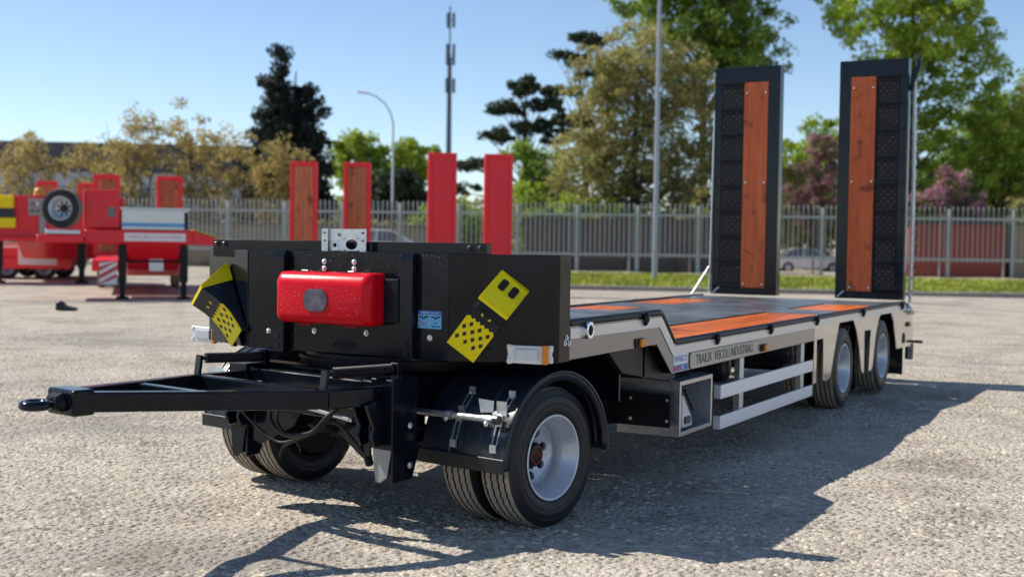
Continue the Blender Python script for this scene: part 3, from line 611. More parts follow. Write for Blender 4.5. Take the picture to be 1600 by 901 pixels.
# ------------------------------------------------------------------ wheels (built once, copied)
def wheel_meshes():
    tp = [(-.085, .225), (-.104, .238), (-.108, .246), (-.107, .252), (-.113, .262), (-.1175, .29), (-.1185, .302), (-.116, .306), (-.1185, .312), (-.1165, .335), (-.112, .348), (-.115, .352), (-.108, .366), (-.1035, .38), (-.098, .392)]
    mi = [0]*(len(tp)-1); wob = [0]*len(tp); prof = list(tp)
    gr = [-.068, -.023, .023, .068]
    for gx_ in gr:
        for dx, r_ in ((-.006, .400), (-.004, .386), (.004, .386), (.006, .400)): prof.append((gx_+dx, r_)); wob.append(.003)
        mi += [1, 0, 0, 0]
    prof += [(-p[0], p[1]) for p in tp[::-1]]; wob += [0]*len(tp); mi += [1]+[0]*(len(tp)-1)
    ty = MB().lathe(prof, 96, mis=mi+[0], wob=wob).build('tyre', ['rubber', 'tread_dust'], smooth=30)
    # sidewall rings and shoulder ticks
    rp = [(.105, .238), (.113, .245), (.116, .24), (.112, .228), (.1, .226), (.096, .219), (.074, .215), (.07, .209), (.045, .207), (.04, .199), (.012, .197), (.005, .192), (-.03, .19), (-.055, .182), (-.062, .165)]
    rim = MB().lathe(rp, 72)
    # disc with ten hand holes
    nh = 8; r0, r1 = .095, .165; rc, rh = .134, .027; xd = lambda r_: -.062-.022*(1-(r_-r0)/(r1-r0))
    for h in range(nh):
        a0 = 2*math.pi*(h-.5)/nh; a1 = 2*math.pi*(h+.5)/nh; am = 2*math.pi*h/nh; bd = []
        q = 6
        for k in range(q): bd.append((r1, a0+(a1-a0)*k/q))
        for k in range(3): bd.append((r1+(r0-r1)*k/3, a1))
        for k in range(q): bd.append((r0, a1+(a0-a1)*k/q))
        for k in range(3): bd.append((r0+(r1-r0)*k/3, a0))
        def P(r_, a): return Vector((xd(r_), r_*math.cos(a), r_*math.sin(a)))
        B = [P(*b) for b in bd]; cc = P(rc, am); e1 = Vector((0, math.cos(am), math.sin(am))); e2 = Vector((0, -math.sin(am), math.cos(am)))
        C = []; D = []
        for b in B:
            d = b-cc; t = math.atan2(d.dot(e2), d.dot(e1)); p = cc+(e1*math.cos(t)+e2*math.sin(t))*rh; p.x = xd(math.hypot(p.y, p.z)); C.append(p); D.append(p-Vector((.02, 0, 0)))
        m = len(B); rim.add(B+C+D, [f for i in range(m) for f in ((i, (i+1) % m, m+(i+1) % m, m+i), (m+i, m+(i+1) % m, 2*m+(i+1) % m, 2*m+i))])
    rim.lathe([(xd(r0), .095), (-.082, .088), (-.08, .075), (-.07, .07)], 40)
    # back of rim
    rim.lathe([(-.105, .238), (-.11, .228), (-.09, .21), (-.06, .2), (-.05, .187)], 48)
    ri = rim.build('rim', 'rim_paint', smooth=70)
    hb_ = MB().lathe([(-.09, .074), (-.045, .072), (-.022, .068), (-.012, .06), (-.01, .056), (-.01, 0)], 32)
    for k in range(10): t = 2*math.pi*k/10; hb_.tube([(-.09, .085*math.cos(t), .085*math.sin(t)), (-.062, .085*math.cos(t), .085*math.sin(t))], .011, 6)
    hb_.lathe([(-.094, .172), (-.0945, .07)], 32)  # added dark disc behind the hand holes, standing in for shade there
    hu = hb_.build('hub', 'black_satin', smooth=40)
    cp = MB().lathe([(-.0099, .054), (-.007, .053), (-.007, .047), (-.0098, .046)], 28).build('hub_emblem', 'emblem_red', smooth=40)
    out_ = [o.data for o in (ty, ri, hu, cp)]
    for o in (ty, ri, hu, cp): bpy.data.objects.remove(o)
    return out_
TY, RI, HU, CP_ = wheel_meshes(); RIB = RI.copy(); RIB.materials.clear(); RIB.materials.append(MATS['black_satin'])
def ror_text():
    o = text('ROR', .045, 'emblem_red', None, axes((-.0066, 0, 0), (0, 1, 0), (0, 0, 1)), .0004); me = o.data; bpy.data.objects.remove(o); return me
ROR = ror_text()
def wheel(p, rz, hub=True, flip=False, rx=0, parent=T, s=1.):
    wl = empty('wheel', p, rz+(math.pi if flip else 0), parent); wl.scale = (s, s, s)
    put('tyre', TY, wl, rot=(rx, 0, 0)); put('rim', RI if hub else RIB, wl, rot=(rx, 0, 0))
    if hub: h_ = put('hub', HU, wl); put('hub_emblem', CP_, wl); put('lettering', ROR, wl, rot=(R(-18), 0, 0))
    return wl
PIV = Vector((0, .62, 0)); BA = R(-10)
BM = Matrix.Translation(PIV) @ Matrix.Rotation(BA, 4, 'Z')
for s in (-1, 1):
    sh = -.115 if s < 0 else 0
    wheel(BM @ Vector((s*1.085+sh, 0, .398)), BA, True, s < 0, R(12)); wheel(BM @ Vector((s*.80+sh, 0, .398)), BA, False, s > 0)
    for y in (6.6, 8.28): wheel((s*1.138, y, .398), 0, True, s < 0, R(31)); wheel((s*.85, y, .398), 0, False, s > 0)
for y in (6.6, 8.28): MB().tube([(-1.0, y, .398), (1.0, y, .398)], .065, 12).build('axle', 'black_satin', T, smooth=40)
MB().tube([BM @ Vector((-1.1, 0, .398)), BM @ Vector((1.0, 0, .398))], .065, 12).build('axle', 'black_satin', T, smooth=40)

for s in (-1, 1):
    sh = -.115 if s < 0 else 0
    MB().tube([BM @ Vector((s*.66+sh, 0, .398)), BM @ Vector((s*.86+sh, 0, .398))], .205, 28).build('brake_drum', 'black_satin', T, smooth=40)
    for y in (6.6, 8.28): MB().tube([(s*.70, y, .398), (s*.90, y, .398)], .205, 28).build('brake_drum', 'black_satin', T, smooth=40)

# ------------------------------------------------------------------ steering bogie and drawbar (turned 10 degrees)
MB().lathe([(.86, .0), (.86, .62), (.9, .64), (.915, .64), (.915, .6), (.94, .6), (.953, .56), (.953, 0)], 64).build('turntable', 'black_satin', T, xf=Matrix.Translation(PIV) @ Matrix.Rotation(R(-90), 4, 'Y'), smooth=30)
bf_ = MB()
for s in (-1, 1):
    a, b = sorted((s*.44, s*.54)); bf_.prism([(-.78, .62), (-.78, .84), (.72, .84), (.72, .68), (.3, .60), (-.3, .60)], 'x', a, b)
bf_.box(-.44, .44, -.78, -.68, .6, .835).box(-.44, .44, .6, .7, .66, .835).box(-.44, .44, -.15, .15, .76, .845).box(-.62, .62, -.62, -.5, .80, .858)
bf_.build('bogie_frame', 'black_paint', T, xf=BM, bevel=.006)
MB().prism([(-.50, .60), (-.08, .60), (-.14, .52), (-.44, .38), (-.50, .40)], 'y', -.77, -.755).build('frame_gusset', 'black_paint', T, xf=BM, bevel=.003)
MB().prism([(.50, .60), (.22, .60), (.28, .5), (.44, .40), (.50, .42)], 'y', -.77, -.755).build('frame_gusset', 'black_paint', T, xf=BM, bevel=.003)
for x in (-.22, .14):
    bc = MB().tube([(x, -.58, .55), (x, -.48, .53), (x, -.30, .50)], [.05, .088, .088], 18).build('brake_chamber', 'black_satin', T, xf=BM, smooth=40)
    MB().lathe([(-.012, .088), (-.012, .094), (.012, .094), (.012, .088)], 20).build('clamp_band', 'black_paint', bc, xf=BM @ Matrix.Translation((x, -.42, .52)) @ Matrix.Rotation(R(90), 4, 'Z'))
for s in (-1, 1):
    m = MB()
    for k in range(5): m.prism([(-.52+.06*k, .56-.014*k), (0, .50-.014*k), (.52-.06*k, .56-.014*k), (.52-.06*k, .572-.014*k), (0, .512-.014*k), (-.52+.06*k, .572-.014*k)], 'x', *sorted((s*.455, s*.53)))
    m.box(*sorted((s*.44, s*.545)), -.06, .06, .33, .52)
    m.tube([(s*.46, -.04, .25), (s*.46, -.04, .58)], .012, 6).tube([(s*.525, -.04, .25), (s*.525, -.04, .58)], .012, 6)
    m.build('leaf_spring', 'black_satin', T, xf=BM)
    # hanger bracket the drawbar hinges on
    x0, x1 = s*.53, s*.70
    a, b = sorted((x0, x1))
    hk = MB().box(a, b, -.80, -.60, .475, .86).build('hinge_bracket', 'black_paint', T, xf=BM, bevel=.006)
    MB().prism([(a+.01, .474), (b-.02, .474), (b-.05, .32), (b-.1, .285), (a+.035, .285), (a+.02, .36)], 'y', -.79, -.78).build('lower_plate', 'grey_panel' if s > 0 else 'black_paint', hk, xf=BM, bevel=.003)
    MB().prism([(-.779, .474), (-.62, .474), (-.68, .3), (-.779, .29)], 'x', *sorted((s*.545, s*.565))).prism([(-.779, .474), (-.56, .474), (-.62, .3), (-.779, .29)], 'x', *sorted((s*.665, s*.685))).build('side_gusset', 'black_paint', hk, xf=BM, bevel=.003)
    MB().prism([(-.93, .73), (-.80, .76), (-.80, .50), (-.86, .49), (-.885, .55), (-.87, .60), (-.90, .66)], 'x', *sorted((s*.50, s*.525))).prism([(-.93, .73), (-.80, .76), (-.80, .50), (-.86, .49), (-.885, .55), (-.87, .60), (-.90, .66)], 'x', *sorted((s*.61, s*.635))).build('hinge_cheek', 'black_paint', hk, xf=BM, bevel=.004)
    for y, z in ((-.66, .60), (-.66, .38)): bolt(BM @ Vector((s*.701, y, z)), BM.to_3x3() @ Vector((s, 0, 0)), hk, 1.5)
    # coil spring holding the drawbar up
    p0 = Vector((s*.50-.02, -1.10, .905)); p1 = Vector((s*.50+.05*s, -.72, .915)) 
    if s < 0: p0 = Vector((-.60, -1.05, .905)); p1 = Vector((-.50, -.72, .90))
    else: p0 = Vector((.50, -1.06, .90)); p1 = Vector((.60, -.70, .905))
    ax = (p1-p0); u1 = ax.orthogonal().normalized(); u2 = ax.normalized().cross(u1)
    sp = MB()
    if s > 0:
        pts = [p0+ax*(k/(26*10))+(u1*math.cos(2*math.pi*k/10)+u2*math.sin(2*math.pi*k/10))*.028 for k in range(26*10)]; sp.tube(pts, .0062, 5)
        sp.tube([p0, p1], .02, 8)
    else: sp.tube([p0, p1], .03, 14)
    sp.tube([p0-ax*.1, p0], .01, 6).tube([p1, p1+ax*.08], .01, 6)
    sp.build('coil_spring', 'black_satin', T, xf=BM, smooth=50)
    MB().beam(p0-ax*.1+Vector((0, 0, .02)), p0-ax*.14-Vector((0, 0, .10)), .05, .022, (0, 1, 0)).build('spring_post', 'black_paint', T, xf=BM, bevel=.004)
    MB().box(p1.x-.03, p1.x+.03, p1.y+.01, p1.y+.05, .84, .94).build('spring_lug', 'black_paint', T, xf=BM, bevel=.004)
# drawbar
za, zr = .822, .772     # beam centre heights at apex and rear
DB = MB(); dh, dw = .098, .07
for s in (-1, 1):
    DB.beam((s*.075, -2.29, za), (s*.545, -1.14, zr), dw, dh)
    DB.beam((s*.545, -1.146, zr-.001), (s*.575, -.81, zr-.006), dw+.004, dh+.004)
DBO = DB.build('drawbar', 'black_paint', T, xf=BM, bevel=.008, seg=2)
MB().beam((-.51, -1.13, zr+.001), (.51, -1.13, zr+.001), dw, dh-.006).build('rear_crossbeam', 'black_paint', DBO, xf=BM, bevel=.008, seg=2)
MB().beam((-.27, -1.72, .80), (.27, -1.72, .80), .05, dh-.02).build('middle_crossbeam', 'black_paint', DBO, xf=BM, bevel=.006, seg=2)
MB().box(-.115, .115, -2.36, -2.24, za-.066, za+.062).build('nose_block', 'black_paint', DBO, xf=BM, bevel=.014, seg=3)
ey = MB().tube([(0, -2.36, za-.005), (0, -2.42, za-.005)], [.05, .03], 14)
ey.build('eye_shank', 'black_satin', DBO, xf=BM, smooth=45)
MB().lathe([(.024*math.cos(t), .056+.024*math.sin(t)) for t in [2*math.pi*k/12 for k in range(12)]], 32, closed=True).build('towing_eye', 'black_paint', DBO, xf=BM @ Matrix.Translation((0, -2.485, za-.005)) @ Matrix.Rotation(R(90), 4, 'Y'), smooth=True)
MB().tube([(-.04, -2.37, za+.0), (.04, -2.37, za+.0)], .045, 8).build('eye_nut', 'black_satin', DBO, xf=BM)
cpg = MB().box(-.46, .02, -1.06, -1.03, .74, .80).build('coupling_bar', 'black_paint', DBO, xf=BM, bevel=.003)
for x, mn in ((-.43, 'red_plastic'), (-.24, 'black_plastic'), (-.10, 'white_plastic'), (.04, 'red_plastic')):
    MB().lathe([(0, .028), (.04, .03), (.05, .024), (.07, .024), (.075, .0)], 14).box(-.004, .03, -.04, .04, -.012, .04).build('air_coupling', mn, DBO, xf=BM @ Matrix.Translation((x, -1.085, .775 if x < 0 else .70)) @ Matrix.Rotation(R(-70), 4, 'Z'), smooth=40)
# hoses
def hose(pts, r_=.009, mn='rubber'):
    P = [Vector(p) for p in pts]; out_ = []
    for k in range(len(P)-1):
        a, b, c, d = P[max(k-1, 0)], P[k], P[k+1], P[min(k+2, len(P)-1)]
        for j in range(6):
            t = j/6; out_.append(.5*((2*b)+(c-a)*t+(2*a-5*b+4*c-d)*t*t+(3*b-a-3*c+d)*t**3))
    out_.append(P[-1]); MB().tube(out_, r_, 7).build('air_hose', mn, T, xf=BM, smooth=True)
hose([(-.43, -1.0, .73), (-.38, -.95, .6), (-.15, -.9, .45), (.0, -.88, .46), (.02, -.85, .4)], .008)
hose([(-.05, -1.0, .70), (-.12, -.96, .58), (-.02, -.93, .50), (.18, -.92, .53), (.28, -.9, .62), (.4, -.84, .74)], .014)
hose([(.0, -1.0, .68), (-.07, -.95, .56), (.03, -.92, .49), (.22, -.9, .55), (.34, -.88, .68)], .012)
hose([(-.1, -.9, .36), (-.06, -.9, .43), (.1, -.9, .5), (.3, -.87, .6), (.4, -.8, .5), (.46, -.75, .4)], .011)
hose([(.05, -.95, .69), (.2, -.9, .66), (.44, -.85, .62)], .012, 'bolt_zinc')
MB().box(-.3, .3, -.35, -.1, .40, .56).tube([(.26, -.6, .50), (.33, -.6, .32)], [.03, .024], 10).tube([(-.25, -.3, .46), (.2, -.42, .48)], .06, 12).build('brake_gear', 'black_satin', T, xf=BM, bevel=.01)
# mudguards over the turned wheels
def mudguard(s):
    BS = BM @ Matrix.Translation((-.115 if s < 0 else 0, 0, 0)); r_o = .475; m = MB(); pr = []
    angs = [-2+180*k/30 for k in range(31)]   # from rear lip over the top to the front
    xi, xo = s*.62, s*1.235; ring = []
    for k, a in enumerate(angs):
        t = R(a); rr0 = r_o; ring.append((rr0*math.cos(t), .41+rr0*math.sin(t)))
    ring.append((ring[-1][0]-.006, .41))
    ring.append((ring[-1][0]-.004, .385))
    fr_ = [0, .15, .165, .33, .345, .5, .515, .68, .695, .86, .875, 1]; of_ = [0, 0, .007, .007, 0, 0, .007, .007, 0, 0, .007, .007]; vs = []; nn_ = len(fr_)+2
    for (y, z) in ring:
        d = Vector((0, -y, .41-z)).normalized()
        vs.append(Vector((xi, y, z))+d*.02)
        for f_, q_ in zip(fr_, of_): vs.append(Vector((xi+(xo-xi)*f_, y, z))-d*q_)
        vs.append(Vector((xo, y, z))+d*.045)
    fs = [(k*nn_+i_, k*nn_+i_+1, (k+1)*nn_+i_+1, (k+1)*nn_+i_) for k in range(len(ring)-1) for i_ in range(nn_-1)]
    m.add(vs, fs); g_ = m.build('mudguard', 'black_plastic', T, xf=BS, smooth=35)
    so_ = g_.modifiers.new('thick', 'SOLIDIFY'); so_.thickness = .006; so_.offset = -1
    MB().tube([BS @ Vector((xo-s*.004, (r_o+.004)*math.cos(R(a)), .41+(r_o+.004)*math.sin(R(a)))) for a in angs], .011, 8).build('edge_bead', 'black_plastic', g_, smooth=50)
    MB().box(*sorted((s*.60, s*1.24)), -.503, -.490, .372, .452).build('front_flap', 'rubber', g_, xf=BS, bevel=.004)
    tb = MB().tube([(s*.52, -.50, .655), (s*1.19, -.515, .665)], .019, 14).build('support_tube', 'galvanised', g_, xf=BS, smooth=45)
    for x in (s*.86, s*1.15):
        q = MB()
        q.lathe([(-.022, .025), (.022, .025), (.022, .021), (-.022, .021)], 16, (x, -.513, .661), closed=True)
        for a, b in ((.64, .50), (.68, .78)):
            z0, z1 = sorted((a, b)); yb = lambda z: -math.sqrt(max(0, (r_o+.012)**2-(z-.41)**2))
            for dx in (-.016, .016): q.beam((x+dx, yb(z0), z0), (x+dx, yb(z1), z1), .008, .006, (1, 0, 0))
            for zz in (z0, z1): q.beam((x, yb(zz)-.002, zz-.02), (x, yb(zz+.03)-.002, zz+.025), .006, .042, (1, 0, 0)) if False else q.box(x-.022, x+.022, yb(zz)-.01, yb(zz)+.004, zz-.022, zz+.022)
        q.build('tube_clamp', 'galvanised', g_, xf=BS)
        bolt(BS @ Vector((x, -.545, .645)), BM.to_3x3() @ Vector((0, -1, 0)), g_, 1.2)
    MB().box(*sorted((s*1.16, s*1.225)), -.46, -.452, .66, .76).add([(s*1.06, -.475, .69), (s*1.15, -.475, .70), (s*1.15, -.47, .76), (s*1.04, -.47, .765)], [(0, 1, 2, 3)]).build('clamp_plate', 'galvanised', g_, xf=BS @ Matrix.Translation((0, -.01, 0)))
    MB().tube([(s*1.185, -.515, .665), (s*1.215, -.515, .665)], .026, 10).build('tube_cap', 'black_plastic', g_, xf=BS)
    return g_
mudguard(1); mudguard(-1)

# ------------------------------------------------------------------ wheel chocks carried on the headboard wings
def chock(name, label, M):
    L, Wd = .50, .185
    root = tag(empty(name, M.translation), label, 'wheel chock', 'wheel chocks on the headboard')
    root.matrix_world = M; root.rotation_mode = 'XYZ'
    hz = [(0, 0), (.012, .03), (.165, .215), (.185, .212), (.24, .155), (.30, .108), (.36, .076), (.43, .054), (.498, .035), (.50, 0)]   # (along, out)
    for x0, x1, rng, mn, nm in ((-Wd/2, Wd/2, (0, 3), 'yellow_plastic', 'back_face'), (-Wd/2, Wd/2, (3, 5), 'black_plastic', 'curved_face'), (-Wd/2, Wd/2, (5, 9), 'yellow_plastic', 'tread_face')):
        m = MB(); pts = hz[rng[0]:rng[1]+1] if nm != 'curved_face' else hz[3:6]
        if nm == 'tread_face': pts = hz[5:9]
        for (s0, h0), (s1, h1) in zip(pts[:-1], pts[1:]): m.add([(x0, s0, h0), (x1, s0, h0), (x1, s1, h1), (x0, s1, h1)], [(0, 1, 2, 3)])
        o = m.build(nm, mn, root); so_ = o.modifiers.new('thick', 'SOLIDIFY'); so_.thickness = .006; so_.offset = 0
    for x in (-Wd/2+.006, Wd/2-.006):
        MB().prism([(a, b-.006 if b > .01 else b+.002) for a, b in hz], 'x', x-.003, x+.003).build('side_wall', 'black_plastic', root)
    for x in (-Wd/2-.002, Wd/2+.002):
        MB().prism([(0, 0), (.165, .212), (.185, .209), (.125, .0)], 'x', x-.002, x+.002).build('side_flange', 'yellow_plastic', root)
    # saw-tooth edge, diamonds, slots
    m = MB()
    for k in range(6):
        x = -Wd/2+.017+k*(Wd-.034)/5; m.add([(x-.0145, .303, .1115), (x+.0145, .303, .1115), (x, .289, .122)], [(0, 1, 2)])
    m.build('tooth_edge', 'yellow_plastic', root)
    for r_ in range(4):
        for k in range(3):
            x = -.056+.056*k+(.013 if r_ % 2 else -.013); y = .33+.034*r_; h = float(np.interp(y, [q[0] for q in hz], [q[1] for q in hz]))+.0052; dh_ = .0052
            hh = lambda yy: float(np.interp(yy, [q[0] for q in hz], [q[1] for q in hz]))+.0052
            MB().add([(x-.0125, y, hh(y)), (x, y-.017, hh(y-.017)), (x+.0125, y, hh(y)), (x, y+.017, hh(y+.017))], [(0, 1, 2, 3)]).build('diamond', 'ink_black', root)
    for x in (-.035, .035):
        MB().prism([(x+.021*c_, .085+.046*s_) for c_, s_ in ((-1, -.7), (-.6, -1), (.6, -1), (1, -.7), (1, .7), (.6, 1), (-.6, 1), (-1, .7))], 'z', .0, .006).build('slot', 'black_hole', root, xf=Matrix.Translation((0, .018, .0325)) @ Matrix.Rotation(math.atan2(.185, .153), 4, 'X') @ Matrix.Translation((0, -.02, .002)))
    for sx in (-1, 1): MB().add([(sx*.03, .232, .1665), (sx*.03, .258, .1445), (sx*.012, .258, .1445)], [(0, 1, 2)]).build('maker_mark', 'yellow_plastic', root)
    return root
eW = Vector((.555, .265, 0)).normalized(); zW = Vector((0, 0, 1))
def wing_frame(s):
    ew = Vector((s*.555, .265, 0)).normalized(); nn = nR if s > 0 else nL
    along = (-ew*.60-zW*.80).normalized(); across = along.cross(nn)
    o = Vector((s*1.055, .16, 1.405)) if s > 0 else Vector((-1.04, .155, 1.40))
    o = o+nn*.014
    return Matrix(((across.x, along.x, nn.x, o.x), (across.y, along.y, nn.y, o.y), (across.z, along.z, nn.z, o.z), (0, 0, 0, 1)))
chock('wheel_chock', 'yellow and black wheel chock on the headboard wing beside the blue sticker', wing_frame(1))
chock('wheel_chock', 'yellow and black wheel chock on the headboard wing left of the red box', wing_frame(-1))

# ------------------------------------------------------------------ verge, kerb, fence
def fence_d(u): return 55.5-.11*u          # the fence runs slightly towards the camera on the right
def ridge(u, d):
    f = fence_d(u); k = f-13
    if d < k: return -.05
    if d < f: return .13+(.31-.13)*(d-k)/(f-k)
    return max(-.05, .31-.1*(d-f))
us = np.arange(-4, 76, 1.5); ds = [-13.02, -13, -11, -9, -7, -5, -3, -1.5, 0, 1.5, 3, 4.5]
VV = []; 
for k, q in enumerate(ds):
    for u in us:
        d = fence_d(u)+q; z = -.05 if k == 0 else ridge(u, d)+(.03*math.sin(u*1.7+q)+.03*math.sin(u*.63-q*1.9) if 1 < k < len(ds)-1 else 0)
        VV.append(yard(u, d, z))
V = np.array([tuple(p) for p in VV]); idx = np.arange(len(V)).reshape(len(ds), len(us))
F = np.stack([idx[:-1, :-1], idx[:-1, 1:], idx[1:, 1:], idx[1:, :-1]], -1).reshape(-1, 4)
mat('verge_soil', (.2, .26, .04), .95, noise=(.9, (.36, .33, .15), .16), bump=(6, 1.0, 8))
nf = (len(us)-1)*6
tag(put('grass_verge', npmesh('grass_verge', V, F[:nf], 'verge_soil', True)), kind='structure')
tag(put('dirt_path', npmesh('dirt_path', V, F[nf:], 'dirt_strip', True)), kind='structure')
n = 24000; u = RNG.uniform(-4, 32, n); q = RNG.uniform(-12.8, -3.5, n); d = 55.5-.11*u+q
z0 = .13+.18*(q+13)/13-.02; h = RNG.uniform(.05, .2, n); a = RNG.uniform(0, 6.28, n); wd = .05
cx = CAM.x-math.sin(YAW)*d+math.cos(YAW)*u; cy = CAM.y+math.cos(YAW)*d+math.sin(YAW)*u
V = np.stack([np.stack([cx-wd*np.cos(a), cy-wd*np.sin(a), z0], -1), np.stack([cx+wd*np.cos(a), cy+wd*np.sin(a), z0], -1), np.stack([cx+RNG.normal(0, .06, n), cy+RNG.normal(0, .06, n), z0+h], -1)], 1).reshape(-1, 3)
tag(put('verge_grass', npmesh('verge_grass', V, np.arange(3*n).reshape(-1, 3), 'grass')), 'short green grass growing on the verge below the fence', 'grass', kind='stuff')
kb = empty('kerb', yard(0, 42.4)); tag(kb, kind='structure')
for k in range(-2, 21):
    u0, u1 = k*1.6, k*1.6+1.57; a, b = yard(u0, fence_d(u0)-13.25, .05+random.uniform(-.02, .02)), yard(u1, fence_d(u1)-13.25, .05+random.uniform(-.02, .02))
    MB().beam(a-kb.location, b-kb.location, .2, .18).build('kerb_block', 'kerb_stone', kb, bevel=.02)

fn = tag(empty('palisade_fence', yard(0, 55.5, .4)), 'long grey green palisade fence along the back of the yard', 'fence')
B = 2.62
for k in range(-14, 14):
    u0 = k*B+.2; u1 = u0+B
    def at(u, z, off=0.): return yard(u, fence_d(u)+off, z)-fn.location
    MB().beam(at(u0, .3), at(u0, 3.2), .15, .12, (1, 0, 0)).build('post', 'fence_paint', fn)
    MB().beam(at(u0-.34, .3, .05), at(u0-.34, 2.75, .05), .1, .06, (1, 0, 0)).build('stay', 'fence_rust' if k in (3, 4, 5, -2) else 'fence_paint', fn)
    for z, hh in ((2.78, .1), (1.05, .1)): MB().beam(at(u0+.07, z, -.02), at(u1-.07, z, -.02), .05, hh).build('rail', 'fence_paint', fn)
    m = MB()
    for j in range(12):
        uu = u0+.16+j*(B-.32)/11; m.beam(at(uu, .92, .03), at(uu, 3.22, .03), .085, .02, (1, 0, 0))
        t_ = at(uu, 3.22, .03); m.add([t_+Vector((-.042, 0, 0)), t_+Vector((.042, 0, 0)), t_+Vector((0, 0, .09))], [(0, 1, 2)])
    tag(m.build('pickets', 'fence_paint', fn), kind='stuff')

# low sheds and walls seen through the fence
def walling(name, label, cat, u0, u1, d, z1, mname, roof=None, pitch=0):
    o = yard((u0+u1)/2, d); r_ = tag(empty(name, o), label, cat)
    A = [yard(u0, d)-o, yard(u1, d)-o, yard(u1, d+6)-o, yard(u0, d+6)-o]; n = max(1, int((u1-u0)/2.4))
    MB().add([p+Vector((0, 0, z)) for z in (-.05, z1) for p in A], [(0, 1, 5, 4), (1, 2, 6, 5), (2, 3, 7, 6), (3, 0, 4, 7), (4, 5, 6, 7)]).build('wall', mname, r_)
    for k in range(n+1):
        p = yard(u0+(u1-u0)*k/n, d-.05)-o; MB().beam(p, p+Vector((0, 0, z1)), .12, .08, (1, 0, 0)).build('pilaster', mname, r_)
    MB().beam(yard(u0-.2, d+3, z1+.06)-o, yard(u1+.2, d+3, z1+.06)-o, 6.5, .1).build('roof', roof or mname, r_)
    return r_
walling('red_shed', 'dark red shed behind the fence to the right of the ramps', 'shed', 19.6, 24.3, 62, 2.7, 'wall_red', 'roof_dark')
walling('beige_shed', 'beige shed behind the fence at the right edge', 'shed', 24.8, 31, 62, 2.7, 'wall_beige', 'roof_dark')
walling('brown_shed', 'long dark brown wall behind the fence near the straight grey pole', 'wall', .6, 12.9, 61, 2.62, 'fence_backing', 'fence_backing')
walling('pink_wall_shed', 'low pinkish brown wall behind the fence between the red ramps', 'wall', -17.5, -4.2, 66, 2.2, 'wall_beige', 'wall_brown')

# long hall on the left
o = yard(-36, 122); bl = tag(empty('long_hall', o), 'long low hall with dark roof behind the ochre trees', 'building')
A = [yard(-52, 121)-o, yard(-25, 124)-o, yard(-25, 140)-o, yard(-52, 138)-o]
MB().add([p+Vector((0, 0, z)) for z in (0, 7.6) for p in A], [(0, 1, 5, 4), (1, 2, 6, 5), (2, 3, 7, 6), (3, 0, 4, 7)]).build('wall', 'wall_pale', bl)
A = [yard(-52.5, 120.4)-o, yard(-24.6, 123.4)-o, yard(-24.6, 141)-o, yard(-52.5, 139)-o]
MB().add([p+Vector((0, 0, z)) for z in (7.6, 10.4) for p in A], [(0, 1, 5, 4), (1, 2, 6, 5), (2, 3, 7, 6), (3, 0, 4, 7), (4, 5, 6, 7), (3, 2, 1, 0)]).build('roof', 'roof_dark', bl)
for k in range(10):
    p = yard(-50+k*2.6, 120.9+k*.29)-o; q = yard(-48.4+k*2.6, 120.9+(k+.6)*.29)-o
    w_ = MB().beam(p+Vector((0, 0, 5.3)), q+Vector((0, 0, 5.3)), .15, 1.4).build('window', 'car_glass', bl)

# ------------------------------------------------------------------ poles and mast
def pole(name, label, cat, u, d, zb, h, r0, r1, mname='pole_grey'):
    o = yard(u, d, zb); r_ = tag(empty(name, o), label, cat)
    MB().tube([(0, 0, -.2), (0, 0, h*.5), (0, 0, h)], [r0, (r0+r1)/2, r1], 14).build('shaft', mname, r_, smooth=40)
    MB().lathe([(0, r0*1.7), (.03, r0*1.7), (.05, r0*1.05)], 14).build('foot_collar', mname, r_, xf=Matrix.Translation((0, 0, .0)) @ Matrix.Rotation(R(-90), 4, 'Y'))
    return r_
sp_ = pole('lamp_post', 'straight pale grey lamp post standing on the verge before the fence', 'lamp post', 5.40, 47.6, .22, 13.2, .11, .06)
MB().tube([(0, 0, 13.1), (.1, .3, 13.35), (.3, 1.2, 13.5)], .04, 8).box(.1, .5, 1.1, 1.7, 13.44, 13.56).build('lamp_head', 'pole_grey', sp_)
lp = tag(empty('street_lamp', yard(-6.15, 64, 0)), 'curved street lamp beyond the fence before the round green tree', 'street lamp')
rv = Vector((math.cos(YAW), math.sin(YAW), 0))
MB().tube([(0, 0, 0), (0, 0, 5.6), (0, 0, 7.4), rv*-.12+Vector((0, 0, 7.9)), rv*-.4+Vector((0, 0, 8.4)), rv*-.85+Vector((0, 0, 8.75)), rv*-1.3+Vector((0, 0, 8.93))], [.07, .06, .05, .045, .04, .04, .035], 10).build('shaft', 'lamp_paint', lp, smooth=50)
MB().beam(rv*-1.25+Vector((0, 0, 8.93)), rv*-1.85+Vector((0, 0, 9.0)), .24, .1).build('lamp_head', 'lamp_paint', lp, bevel=.04)
ms_ = tag(empty('radio_mast', yard(-8.1, 156)), 'tall slim radio mast with antenna clusters against the sky', 'mast')
MB().tube([(0, 0, 0), (0, 0, 14), (0, 0, 24)], [.42, .34, .26], 12).tube([(0, 0, 24), (0, 0, 30.2)], .1, 8).build('shaft', 'mast_paint', ms_, smooth=40)
for z0, z1, nn_, rr0 in ((27.6, 29.4, 3, .45), (23.0, 25.6, 3, .5), (19.6, 21.4, 3, .55)):
    for k in range(nn_):
        t = 2*math.pi*k/nn_+.4; MB().box(rr0*math.cos(t)-.15, rr0*math.cos(t)+.15, rr0*math.sin(t)-.12, rr0*math.sin(t)+.12, z0, z1).build('antenna_panel', 'mast_paint', ms_, bevel=.03)
        MB().tube([(0, 0, (z0+z1)/2), (rr0*math.cos(t), rr0*math.sin(t), (z0+z1)/2)], .05, 6).build('antenna_arm', 'mast_paint', ms_)

